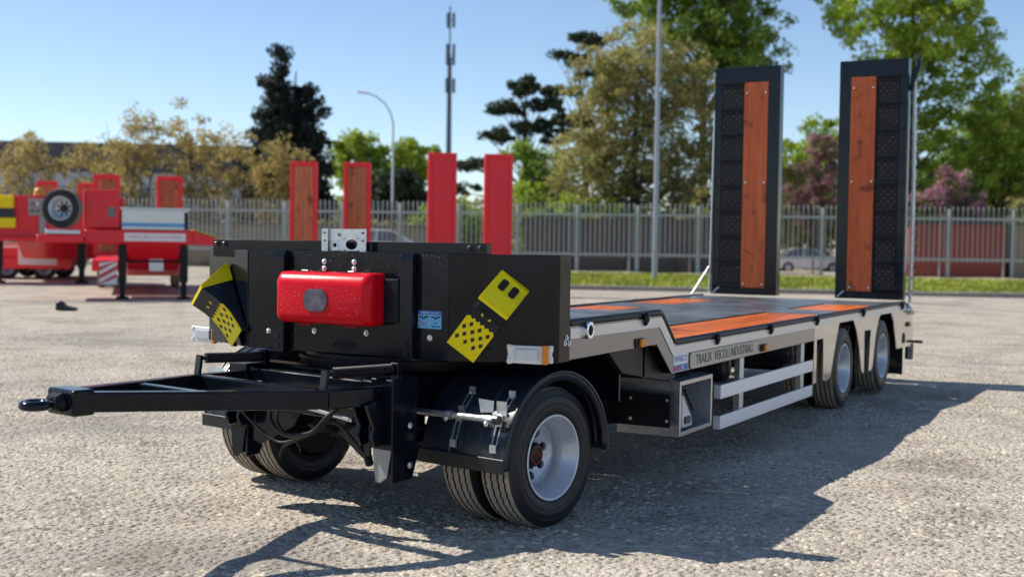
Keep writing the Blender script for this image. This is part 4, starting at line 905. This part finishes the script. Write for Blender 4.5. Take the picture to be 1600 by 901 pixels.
# ------------------------------------------------------------------ cars behind the fence
def car(label, u, d, z, rz, s=1., paint='car_paint'):
    r_ = tag(empty('parked_car', yard(u, d, z), rz), label, 'car'); r_.scale = (s, s, s)
    # side profile (along x, up), lofted over width with tumblehome
    low = [(-2.1, .30), (-2.15, .55), (-2.05, .82), (-1.7, .93), (-.95, .98), (1.5, 1.0), (1.95, .95), (2.12, .75), (2.12, .4), (2.05, .28)]
    m = MB(); n_ = len(low)
    vs = []
    for y, sc, dz in ((-.88, .97, 0), (-.80, 1, .015), (.80, 1, .015), (.88, .97, 0)): vs += [(x*sc, y, z_+dz*(z_ > .8)) for x, z_ in low]
    fs = [tuple(range(n_)), tuple(range(3*n_, 4*n_))]+[(k*n_+i, k*n_+(i+1) % n_, (k+1)*n_+(i+1) % n_, (k+1)*n_+i) for k in range(3) for i in range(n_)]
    m.add(vs, fs).build('body', paint, r_, bevel=.05, seg=2, smooth=50)
    base = [(-1.05, .97), (1.75, 1.0), (1.05, 1.42), (.2, 1.47), (-.3, 1.44)]
    m = MB(); vs = [(x, -.78, z_) for x, z_ in base[:2]]+[(x, -.62, z_) for x, z_ in base[2:]]+[(x, .78, z_) for x, z_ in base[:2]]+[(x, .62, z_) for x, z_ in base[2:]]
    m.add(vs, [(0, 1, 2, 3, 4), (5, 9, 8, 7, 6), (0, 5, 6, 1), (1, 6, 7, 2), (2, 7, 8, 3), (3, 8, 9, 4), (4, 9, 5, 0)]).build('cabin', 'car_glass', r_, bevel=.04, seg=2)
    m = MB(); 
    m.add([(.98, -.64, 1.435), (.2, -.66, 1.475), (-.32, -.64, 1.445), (-.32, .64, 1.445), (.2, .66, 1.475), (.98, .64, 1.435), (.98, -.6, 1.46), (.2, -.6, 1.5), (-.32, -.6, 1.47), (-.32, .6, 1.47), (.2, .6, 1.5), (.98, .6, 1.46)],
          [(6, 7, 10, 11), (7, 8, 9, 10), (0, 1, 7, 6), (1, 2, 8, 7), (3, 4, 10, 9), (4, 5, 11, 10), (0, 6, 11, 5), (2, 3, 9, 8)]).build('roof', paint, r_, smooth=50)
    for sy in (-1, 1):
        for p, q in (((-1.05, .78, .98), (-.31, .64, 1.45)), ((.35, .775, 1.0), (.3, .65, 1.46)), ((1.72, .775, 1.0), (1.0, .63, 1.44))):
            MB().beam((p[0], sy*p[1], p[2]), (q[0], sy*q[1], q[2]), .06, .05, (0, 1, 0)).build('pillar', paint, r_)
        for x in (-1.35, 1.3):
            w_ = MB().lathe([(-.1, .2), (-.11, .3), (-.07, .33), (.07, .33), (.11, .3), (.1, .2), (.06, .19), (.03, 0)], 24).build('wheel', 'rubber', r_, xf=Matrix.Translation((x, sy*.84, .33)) @ Matrix.Rotation(R(90*sy), 4, 'Z'), smooth=40)
            MB().lathe([(.075, .2), (.06, .19), (.07, .05), (.07, 0)], 20).build('hubcap', 'rim_paint', w_, xf=Matrix.Translation((x, sy*.86, .33)) @ Matrix.Rotation(R(90*sy), 4, 'Z'))
        MB().box(-2.13, -2.05, sy*.62-.18, sy*.62+.18, .62, .76).build('headlamp', 'clear_lens', r_, bevel=.03)
        MB().box(2.09, 2.14, sy*.65-.14, sy*.65+.14, .7, .85).build('tail_lamp', 'ink_red', r_)
    return r_
car('white car behind the fence seen between the two black ramps', 17.7, 75.5, -.12, YAW+math.pi)
car('white car whose roof shows above the headboard behind the fence', -6.1, 60.5, .22, YAW+math.pi, 1.2)

# ------------------------------------------------------------------ red trailers in the background
def red_ramp(root, c, w_, z0, z1, rz, wood):
    M = Matrix.Translation(c) @ Matrix.Rotation(rz, 4, 'Z')
    f = MB().box(-w_/2, -w_/2+.12, 0, .18, z0, z1).box(w_/2-.12, w_/2, 0, .18, z0, z1).box(-w_/2+.12, w_/2-.12, 0, .18, z1-.14, z1).box(-w_/2+.12, w_/2-.12, 0, .18, z0, z0+.12).box(-w_/2+.12, w_/2-.12, .10, .16, z0+.12, z1-.14)
    o_ = f.build('ramp', 'red_paint', root, xf=M, bevel=.01)
    if wood:
        k = 4; ww = (w_-.25)/k
        for i in range(k): MB().box(-w_/2+.125+i*ww+.004, -w_/2+.125+(i+1)*ww-.004, .02, .09, z0+.13, z1-.15).build('plank', 'wood_far', o_, xf=M)
    else:
        MB().box(-w_/2+.121, w_/2-.121, .03, .09, z0+.121, z1-.141).box(-.04, .04, -.03, .029, z0, z1).build('back_sheet', 'red_paint', o_, xf=M)
    return o_
def red_trailer(label, c, rz, wood, zt, length=8.5, w_=2.5, gap=.72, group=None, name='red_low_loader'):
    """c is the foot of the ramps; the bed runs along local -y from them"""
    r_ = tag(empty(name, c, rz), label, 'trailer', group)
    MB().box(-w_/2, w_/2, -length, -.02, .62, .9).build('bed', 'red_paint', r_, bevel=.02)
    for i in range(6): MB().box(-w_/2+.06+i*(w_-.12)/6+.006, -w_/2+.06+(i+1)*(w_-.12)/6-.006, -length+.1, -.1, .901, .93).build('deck_plank', 'wood_far', r_)
    for s in (-1, 1):
        red_ramp(r_, Vector((s*(w_/2-.42), 0, 0)), .84, .93, zt, 0, wood)
        for y in (-1.2, -2.5): wheel((s*(w_/2-.14), y, .398), 0, True, s < 0, .3, r_)
        MB().tube([(s*.6, -length+.6, .05), (s*.6, -length+.6, .7)], .06, 8).box(s*.6-.13, s*.6+.13, -length+.47, -length+.73, -.03, .05).build('landing_leg', 'black_satin', r_)
    return r_
yz = YAW
red_trailer('red low loader whose wood faced ramps stand nearest the galvanised bracket', yard(-5.68, 39), yz, True, 3.95, 7.0)
red_trailer('red low loader showing plain red ramp backs near the tall radio mast', yard(-1.28, 37), yz+math.pi+R(9), False, 4.13, 8.)
# gooseneck semi-trailer, front end towards the yard
G0 = yard(-9.35, 31.6); GZ = YAW+R(17)
gt = tag(empty('gooseneck_trailer', G0, GZ), 'red gooseneck semi trailer with spare wheel, aluminium panel and name board on black legs', 'trailer')
MB().box(-2.45, -1.36, -.35, 1.6, 1.40, 1.60).build('front_ledge', 'red_paint', gt, bevel=.03)
MB().box(-2.25, -1.45, -.32, .25, 1.601, 1.72).build('wheel_cradle', 'galvanised', gt, bevel=.02)
wheel((-1.86, -.05, 2.24), R(-90)-R(22), True, False, .4, gt, 1.22)
MB().box(-1.35, 1.25, -.1, 2.6, 1.38, 1.74).build('neck_platform', 'red_paint', gt, bevel=.03)
MB().box(-1.38, -.52, .1, .75, 1.741, 2.72).box(-1.2, -.4, .76, 1.3, 1.741, 2.55).build('equipment_cabinet', 'red_paint', gt, bevel=.05, seg=2)
MB().box(-.80, -.62, .09, .099, 2.05, 2.3).build('cabinet_window', 'glass_dark', gt)
ap = MB().box(-.47, 1.15, .15, .2, 1.742, 2.25).build('front_panel', 'aluminium', gt, bevel=.01)
MB().box(-.46, 1.06, .142, .149, 1.82, 1.92).build('blue_reflection', 'sticker_and_reflection_blue', ap)  # blue reflection in the aluminium, painted on as a stripe
MB().box(1.06, 1.15, .138, .149, 1.76, 2.2).build('corner_post', 'black_satin', ap)
MB().box(-.5, 1.18, .13, .22, 2.251, 2.30).build('top_rail', 'galvanised', ap)
np_ = MB().box(-.4, 1.08, -.112, -.101, 1.46, 1.66).build('name_board', 'white_plastic', gt, bevel=.003)
text('TRAILIX VEICOLI INDUSTRIALI', .1, 'ink_red', np_, axes((.34, -.1125, 1.56), (1, 0, 0), (0, 0, 1)), .001)
MB().prism([(-.10, 1.379), (1.7, 1.379), (2.2, .95), (2.2, .55), (1.2, .55), (.5, .72), (.2, 1.0)], 'x', -.35, .95).build('gooseneck', 'red_paint', gt, bevel=.05, seg=2)
MB().box(.2, .55, .33, .345, .70, 1.02).build('reflector', 'white_plastic', gt, xf=Matrix.Translation((0, -.13, 0)), bevel=.02)
MB().prism([(1.25, 1.38), (2.05, 1.36), (2.1, 1.48), (1.25, 1.74)], 'y', -.05, 1.2).build('side_wing', 'red_paint', gt, bevel=.02)
MB().prism([(1.27, 1.752), (2.08, 1.50), (2.08, 1.515), (1.27, 1.767)], 'y', -.04, 1.15).build('yellow_edge', 'yellow_plastic', gt)
for x in (-.45, 1.05):
    lg = MB().box(x-.1, x+.1, .1, .3, .42, 1.38).box(x-.07, x+.07, .13, .27, .06, .42).build('landing_leg', 'black_satin', gt, bevel=.01)
    MB().box(x-.16, x+.16, .05, .36, -.02, .06).build('foot', 'black_satin', lg, bevel=.03)
MB().tube([(-.45, .2, .95), (1.05, .2, .95)], .03, 8).build('leg_shaft', 'black_satin', gt)
hzb = MB().box(-1.0, -.58, .05, .06, .36, .96).build('warning_board', 'white_plastic', gt)
for k in range(4):
    z = .30+k*.2; pts = [(-.998, max(.362, min(.958, z))), (-.998, max(.362, min(.958, z+.1))), (-.582, max(.362, min(.958, z+.34))), (-.582, max(.362, min(.958, z+.24)))]
    MB().prism(pts, 'y', .044, .0495).build('red_stripe', 'ink_red', hzb)
MB().box(-1.25, 1.25, 2.6, 9.8, .62, .92).build('bed', 'red_paint', gt, bevel=.02)
for s in (-1, 1):
    red_ramp(gt, Vector((s*.98, 9.85, 0)), .82, .93, 3.55, 0, True)
    for y in (7.4, 8.7): wheel((s*1.1, y, .398), 0, True, s < 0, .2, gt)
# second gooseneck trailer further left, with connector panel and spare wheel
H0 = yard(-14.9, 40.4); HZ = YAW+R(14)
ht = tag(empty('gooseneck_trailer', H0, HZ), 'red trailer front with connector panel and yellow beacon at the left edge', 'trailer')
MB().box(-2.6, 1.3, 0, 2.4, 1.36, 2.82).build('front_wall', 'red_paint', ht, bevel=.04, seg=2)
MB().box(-2.6, 1.3, -.35, -.001, 1.36, 1.50).build('front_ledge', 'red_paint', ht, bevel=.03)
cpn = MB().box(-.62, .28, -.16, -.12, 2.18, 2.72).box(-.3, -.1, -.12, -.001, 1.6, 2.3).build('connector_panel', 'grey_panel', ht, bevel=.01)
for i in range(5):
    for k in range(2): MB().lathe([(0, .05), (.06, .05), (.07, .04), (.07, 0)], 10).build('socket', ['black_plastic', 'red_dark', 'white_plastic'][(i+k) % 3], cpn, xf=Matrix.Translation((-.5+i*.165, -.16, 2.33+k*.22)) @ Matrix.Rotation(R(-90), 4, 'Z'))
MB().tube([(-.35, .25, 2.82), (-.35, .25, 2.9)], .06, 8).lathe([(0, .17), (.16, .16), (.24, .09), (.26, 0)], 16, (0, 0, 0)).build('beacon_base', 'black_satin', ht) if False else None
MB().lathe([(0, .17), (.16, .16), (.24, .09), (.26, 0)], 16).build('beacon', 'orange_light', ht, xf=Matrix.Translation((-.35, .25, 2.83)) @ Matrix.Rotation(R(-90), 4, 'Y'), smooth=40)
MB().box(-2.4, -1.05, -.25, -.05, 2.4, 2.8).build('holder', 'yellow_plastic', ht, bevel=.03); MB().box(-2.4, -1.05, -.2, -.05, 2.1, 2.395).build('holder_band', 'black_plastic', ht); MB().box(-2.0, -1.0, -.22, -.05, 1.78, 2.09).build('holder_foot', 'yellow_plastic', ht)
for x in (-1.6, .95):
    lg = MB().box(x-.13, x+.13, .3, .55, .5, 1.36).box(x-.09, x+.09, .34, .51, .08, .5).build('landing_leg', 'black_satin', ht, bevel=.01); MB().box(x-.2, x+.2, .22, .63, -.02, .08).build('foot', 'black_satin', lg, bevel=.03)
MB().prism([(1.6, 1.359), (2.4, 1.359), (3.4, .95), (9, .92), (9, .7), (3.0, .75)], 'x', -1.2, 1.25).build('bed', 'red_paint', ht, bevel=.03)
for s in (-1, 1):
    for y in (6.4, 7.7): wheel((s*1.1, y, .398), 0, True, s < 0, .2, ht)
# flat trailer side-on behind them
F0 = yard(-17.2, 44.2); ft = tag(empty('flat_trailer', F0, YAW+R(4)), 'low red flat trailer with orange plank deck behind the connector panel trailer', 'trailer')
MB().box(-8, 1.7, 0, 2.5, .75, 1.2).build('bed', 'red_paint', ft, bevel=.03)
for k in range(6): MB().box(-7.95, 1.65, .05+k*.4, .05+k*.4+.385, 1.201, 1.24).build('deck_plank', 'wood_far', ft)
MB().box(-.2, 1.15, -.03, -.001, .5, 1.06).build('side_plate', 'white_plastic', ft, bevel=.02); MB().box(-8, 1.6, -.012, -.002, 1.10, 1.16).build('silver_strip', 'strip_silver', ft)
MB().box(-8, 1.5, .3, 2.2, .45, .75).build('frame', 'red_dark', ft)
MB().box(-8, 1.65, -.02, -.002, .36, .749).build('side_skirt', 'red_paint', ft, bevel=.01)
for x in (-4.6, -1.9, -.6, .7): 
    wheel((x, .12, .398), R(-90), True, False, 0, ft, 1.); wheel((x, 2.38, .398), R(90), True, False, 0, ft, 1.)
for x, z in ((.1, 3.55), (1.6, 3.5)): red_ramp(ft, Vector((x, 2.3, 0)), .75, 1.2, z, 0, True)
# dark rubber lump lying on the yard
MB().prism([(-.2, 0), (.22, 0), (.2, .05), (-.02, .1), (-.12, .2), (-.2, .17)], 'y', -.12, .12).build('rubber_block', 'rubber', None, xf=Matrix.Translation(yard(-9.45, 26.6, .0)) @ Matrix.Rotation(YAW, 4, 'Z'), bevel=.02)
tag(bpy.data.objects['rubber_block'], 'small black rubber wedge lying on the gravel before the red trailers', 'wedge')

# ------------------------------------------------------------------ trees
def leaf_mesh(C, S, n_leaf, size, mname, flat=0.):
    """C: clump centres, S: clump radii, n_leaf leaves per clump"""
    K = len(C); n = K*n_leaf; ci = np.repeat(np.arange(K), n_leaf)
    dirs = RNG.normal(size=(n, 3)); dirs /= np.linalg.norm(dirs, axis=1)[:, None]
    P = C[ci]+dirs*(RNG.random(n)**.5)[:, None]*S[ci][:, None]*np.array([1, 1, .75-flat*.5])
    a = RNG.normal(size=(n, 3)); a /= np.linalg.norm(a, axis=1)[:, None]
    b = np.cross(a, RNG.normal(size=(n, 3))); b /= np.linalg.norm(b, axis=1)[:, None]
    s = (size*RNG.uniform(.6, 1.3, n))[:, None]
    V = np.stack([P-a*s, P-b*s*.5+a*s*.1, P+a*s, P+b*s*.5+a*s*.1], 1).reshape(-1, 3)
    return npmesh('crown', V, np.arange(4*n).reshape(-1, 4), mname)
def tree(name, label, u, d, h, crown, leaf, n_clump, n_leaf, size, clump, group=None, bark='bark', trunk_r=.2, trunk_h=.45, dens=None, flat=0., stems=1, zb=0.):
    """crown: list of ellipsoids (du, dd, z, ru, rd, rz) filled with clumps; limbs run from the trunk to clumps"""
    r_ = tag(empty(name, yard(u, d, zb)), label, 'tree', group)
    C = []; vol = np.array([e[3]*e[4]*e[5] for e in crown]); pr = vol/vol.sum()
    for k in range(n_clump):
        e = crown[RNG.choice(len(crown), p=pr)]; v = RNG.normal(size=3); v /= np.linalg.norm(v); v *= RNG.random()**.42
        C.append((e[0]+v[0]*e[3], e[1]+v[1]*e[4], e[2]+v[2]*e[5]))
    C = np.array(C); Wd = np.stack([-math.sin(YAW)*C[:, 1]+math.cos(YAW)*C[:, 0], math.cos(YAW)*C[:, 1]+math.sin(YAW)*C[:, 0], C[:, 2]], -1)
    S = clump*RNG.uniform(.55, 1.35, n_clump)
    put('crown', leaf_mesh(Wd, S, n_leaf, size, leaf, flat), r_)
    m = MB(); top = max(C[:, 2].max()*.9, 1)
    for s in range(stems):
        off = Vector((RNG.normal()*.5, RNG.normal()*.5, 0)) if stems > 1 else Vector((0, 0, 0)); ln = Vector((RNG.normal()*.04*h, RNG.normal()*.04*h, 0))*(2 if stems > 1 else 1)
        tp = [off+ln*(t**1.3)+Vector((RNG.normal()*.06, RNG.normal()*.06, top*t)) for t in (0, .2, .4, .6, .8, 1)]
        tr = trunk_r/(stems**.5); m.tube(tp, [tr*1.25, tr, tr*.8, tr*.6, tr*.38, tr*.12], 8)
        for q in RNG.choice(n_clump, min(n_clump, 34//stems+6), replace=False):
            c = Vector(Wd[q]); f = min(.92, max(trunk_h*.6, (c.z/top)*.72)); a = off+ln*(f**1.3)+Vector((0, 0, top*f)); mid = (a+c)/2+Vector((RNG.normal()*.2, RNG.normal()*.2, .05*(c-a).length))
            m.tube([a, mid, c], [tr*.34*(1.15-f), tr*.2*(1.1-f)+.012, .01], 5)
    m.build('trunk', bark, r_, smooth=50)
    return r_
# tall dark conifer
E1 = [(-.85, 0, 14.3-k*.95, .6+.2*k, .6+.2*k, .8) for k in range(13)]+[(1.6, 0, 11.2-k*1.05, .8+.15*k, .8+.15*k, .8) for k in range(9)]+[(.4, 0, 11.2, 1.2, 1.2, 1.0), (.5, 0, 8.5, 2.0, 2, 2)]
tree('cypress_tree', 'tall dark evergreen with pointed top behind the ochre trees', -15.8, 88, 15.5, E1, 'leaf_conifer', 620, 100, .18, .64, bark='bark_dark', trunk_r=.3)
tree('round_tree', 'round fresh green tree behind the curved street lamp', -11.6, 112, 11, [(-2.2, 0, 8.2, 2.6, 2.6, 2.7), (2.2, 0, 7.8, 3.0, 2.8, 3.1), (0, 0, 4.5, 4.4, 3, 3)], 'leaf_bright', 190, 110, .24, .9, trunk_r=.3)
tree('dark_bush_tree', 'dark green rounded tree at the foot of the round fresh green tree', -9.3, 100, 6.5, [(0, 0, 3.9, 2.7, 2, 3.2)], 'leaf_pine', 120, 90, .2, .8, bark='bark_dark')
E2 = [(-.2, 0, 13.4, 1.3, 1.2, .7), (-1.6, 0, 11.7, 1.6, 1.2, .5), (1.4, 0, 11.9, 1.5, 1.2, .5), (-2.6, 0, 9.6, 1.7, 1.3, .5), (.3, 0, 10.4, 1.8, 1.2, .5), (2.3, 0, 9.5, 1.4, 1.2, .6), (-3.9, 0, 7.4, 1.8, 1.2, .45), (-1.2, 0, 8.1, 1.3, 1.1, .45), (3.0, 0, 7.4, 1.3, 1.2, .5), (-4.8, 0, 5.4, 1.4, 1, .5)]
tree('umbrella_pine', 'dark pine with flat open branch layers right of the red ramps', 1.0, 97, 14.5, E2, 'leaf_pine', 120, 90, .18, .6, bark='bark_dark', trunk_r=.32, flat=.4)
tree('umbrella_pine', 'dark pine branches rising behind the big olive tree', 6.0, 100, 19, [(0, 0, 17.6, 1.6, 1.2, .6), (-1.9, 0, 16.0, 1.6, 1.2, .5), (-2.6, 0, 13.4, 1.8, 1.2, .45), (1, 0, 15, 2.2, 1.5, .8), (-1.5, 0, 11, 2, 1.5, .6), (1, 0, 9, 2, 1.5, .8)], 'leaf_pine', 110, 90, .18, .65, bark='bark_dark', trunk_r=.32, flat=.4)
tree('evergreen_bush', 'dark green leafy bush below the flat layered pine', 1.0, 84, 9.3, [(-.9, 0, 7.3, 1.3, 1.2, 1.2), (1.2, 0, 6.5, 1.7, 1.4, 1.5), (.6, 0, 4.2, 2.9, 1.6, 2)], 'leaf_green', 130, 100, .15, .6, bark='bark_dark')
E3 = [(-1.5, 0, 9.2, 2.3, 2.2, 3.2), (.6, 0, 10.4, 2.6, 2.4, 3.0), (2.4, 0, 8.6, 2.4, 2.2, 3.0), (-2.2, 0, 5.2, 2.4, 2.2, 3.2), (1, 0, 5.4, 3.6, 2.4, 3.4), (3.2, 0, 5, 2.0, 2, 3)]
tree('olive_leaved_tree', 'broad tree in olive brown young leaf behind the straight lamp post', 6.4, 66, 13, E3, 'leaf_olive', 640, 62, .115, .62, trunk_r=.2, stems=6)
E4 = [(.6, 0, 12, 3.2, 3, 2.6), (0, 0, 15.5, 4.2, 3.5, 3.6), (-3.6, 0, 16.6, 2.8, 2.5, 2.8), (2.8, 0, 13.6, 2.5, 2.5, 3.2), (0, 0, 19.5, 4, 3.5, 3), (2.6, 0, 18, 2.6, 2.5, 3)]
tree('poplar_tree', 'tall green poplar reaching out of the frame left of the black ramps', 11.6, 77, 21, E4, 'leaf_green', 560, 66, .15, .72, trunk_r=.3)
E5 = [(6.2, 0, 6.2, 2.4, 2, 3.0), (-1.8, 0, 9.2, 1.6, 1.6, 1.8), (-2.6, 0, 15.8, 3.2, 3, 2.4), (1.6, 0, 15.0, 3.0, 3, 3), (-.8, 0, 12.3, 2.8, 2.6, 2.3), (3.4, 0, 11.4, 2.6, 2.4, 3.0), (.6, 0, 8.6, 2.2, 2, 2.4), (4.8, 0, 8.2, 2.2, 2, 2.5), (1.5, 0, 18.5, 2.6, 2.6, 2.4), (2.5, 0, 5.4, 3, 2, 2.5)]
tree('lime_tree', 'large loose fresh green tree behind the right hand ramp', 23.3, 74, 20, E5, 'leaf_bright', 560, 66, .15, .68, trunk_r=.28)
tree('leafy_tree', 'green leafy tree cut by the right edge of the frame', 30.2, 76, 10, [(0, 0, 7.0, 2.4, 2.4, 2.6), (-1.2, 0, 4.2, 2.8, 2.4, 2.6), (1.5, 0, 10, 2, 2, 2)], 'leaf_olive', 260, 70, .13, .6)
tree('leafy_tree', 'fresh green tree standing behind the white car between the ramps', 20.6, 90, 11, [(-1.2, 0, 6.6, 2.2, 2, 3.0), (1.4, 0, 8.0, 2.0, 2, 3.2), (0, 0, 3.8, 3.4, 2, 2.6)], 'leaf_bright', 230, 62, .16, .7)
tree('leafy_tree', 'tall green tree rising at the right edge behind the beige shed', 33.0, 84, 13, [(-1.6, 0, 8.6, 2.6, 2.2, 3.6), (1.5, 0, 10, 2.6, 2.2, 3.4), (0, 0, 4.6, 3.6, 2.2, 3)], 'leaf_green', 290, 66, .15, .7)
tree('leafy_tree', 'green leafy tree filling the gap right of the right hand pink tree', 26.2, 78, 9.5, [(0, 0, 6.4, 2.4, 2, 2.8), (-1, 0, 3.6, 3, 2, 2.4)], 'leaf_green', 190, 66, .14, .62)
tree('leafy_tree', 'loose olive green tree behind the pink tree between the ramps', 16.6, 82, 10.0, [(-.3, 0, 7.2, 1.5, 1.6, 2.6), (.9, 0, 4.2, 2.8, 2, 2.4)], 'leaf_olive', 190, 62, .13, .6)
tree('blossom_tree', 'pink flowering tree in the gap between the black ramps', 18.6, 79, 9.2, [(.7, 0, 6.6, 1.5, 1.3, 2.0), (-.2, 0, 4.2, 2.2, 1.5, 1.8)], 'blossom', 120, 80, .1, .42, 'pink flowering trees', trunk_r=.14, stems=3)
tree('blossom_tree', 'pink flowering tree just right of the right hand ramp', 23.4, 67, 6.5, [(-.5, 0, 4.4, 1.6, 1.3, 1.5), (.8, 0, 3.3, 1.4, 1.3, 1.3)], 'blossom', 70, 80, .1, .42, 'pink flowering trees', trunk_r=.14, stems=3)
for k, (u, d, h, lb) in enumerate(((20.4, 84, 5.6, 'olive shrub under the pink tree between the ramps'), (27.6, 66, 4.6, 'ochre green shrub behind the fence near the right edge'), (9.6, 63, 4.8, 'olive shrub behind the fence left of the black ramps'), (12.6, 66, 6.2, 'tall olive shrub behind the fence beside the left black ramp'), (22.6, 76, 6.0, 'olive shrub behind the dark red shed'), (25.4, 72, 6.0, 'tall olive shrub right of the right hand pink tree'))):
    tree('shrub', lb, u, d, h, [(0, 0, h*.5, 2.0, 1.5, h*.46)], 'leaf_olive', 80, 85, .1, .45, 'shrubs behind the fence', trunk_r=.08, stems=4)
for k, (u, d, h, lb) in enumerate(((-3.3, 68, 3.9, 'bright green bush behind the fence left of the paired red ramp backs'), (1.1, 66, 4.9, 'bright yellow green bush just right of the red ramp backs'), (4.0, 64, 4.1, 'bright green bush behind the fence left of the straight lamp post'))):
    tree('bright_bush', lb, u, d, h, [(0, 0, h*.52, 2.2, 1.5, h*.46)], 'leaf_bright', 85, 90, .11, .48, 'bright bushes behind the fence', trunk_r=.08, stems=4)
for u, d, h, lb in ((-28.0, 72, 7.6, 'ochre leaved tree at the far left edge'), (-24.4, 73, 7.4, 'ochre leaved tree right above the connector panel trailer'), (-21.6, 71, 9.0, 'sparse ochre tree behind the spare wheel'), (-18.6, 72, 9.6, 'tallest sparse ochre tree above the aluminium front panel'), (-16.0, 70, 7.8, 'sparse ochre tree between the hall roof and the dark evergreen'), (-13.6, 74, 7.6, 'ochre leaved tree at the foot of the dark evergreen')):
    tree('ochre_tree', lb, u, d, h, [(0, 0, h*.74, 1.9, 1.6, h*.24), (0, 0, h*.36, 2.2, 1.7, h*.32)], 'leaf_ochre', 135, 36, .11, .55, 'ochre trees along the hall', trunk_r=.13, stems=4)

# clipped hedge in the shade of the trees behind the fence
hd = tag(empty('hedge', yard(3, 66)), 'long dark green hedge behind the fence', 'hedge')
def hedge_part(u0, u1, d, h, leaf, nm):
    n_ = int((u1-u0)*26); C = np.stack([RNG.uniform(u0, u1, n_), RNG.uniform(-.8, .8, n_), RNG.uniform(.2, h, n_)], -1)
    Wd = np.stack([-math.sin(YAW)*(C[:, 1]+d)+math.cos(YAW)*C[:, 0]+CAM.x-hd.location.x, math.cos(YAW)*(C[:, 1]+d)+math.sin(YAW)*C[:, 0]+CAM.y-hd.location.y, C[:, 2]], -1)
    me = leaf_mesh(Wd, .4*RNG.uniform(.6, 1.3, n_), 26, .13, leaf); put(nm, me, hd)
hedge_part(-3.5, 14, 71, 4.0, 'leaf_olive', 'foliage'); hedge_part(-3.5, 13.5, 68.5, 2.9, 'leaf_green', 'foliage'); hedge_part(15, 36, 84, 4.6, 'leaf_olive', 'foliage'); hedge_part(-15, -3, 80, 2.6, 'leaf_olive', 'foliage'); hedge_part(-30, -14, 67, 2.2, 'leaf_olive', 'foliage')
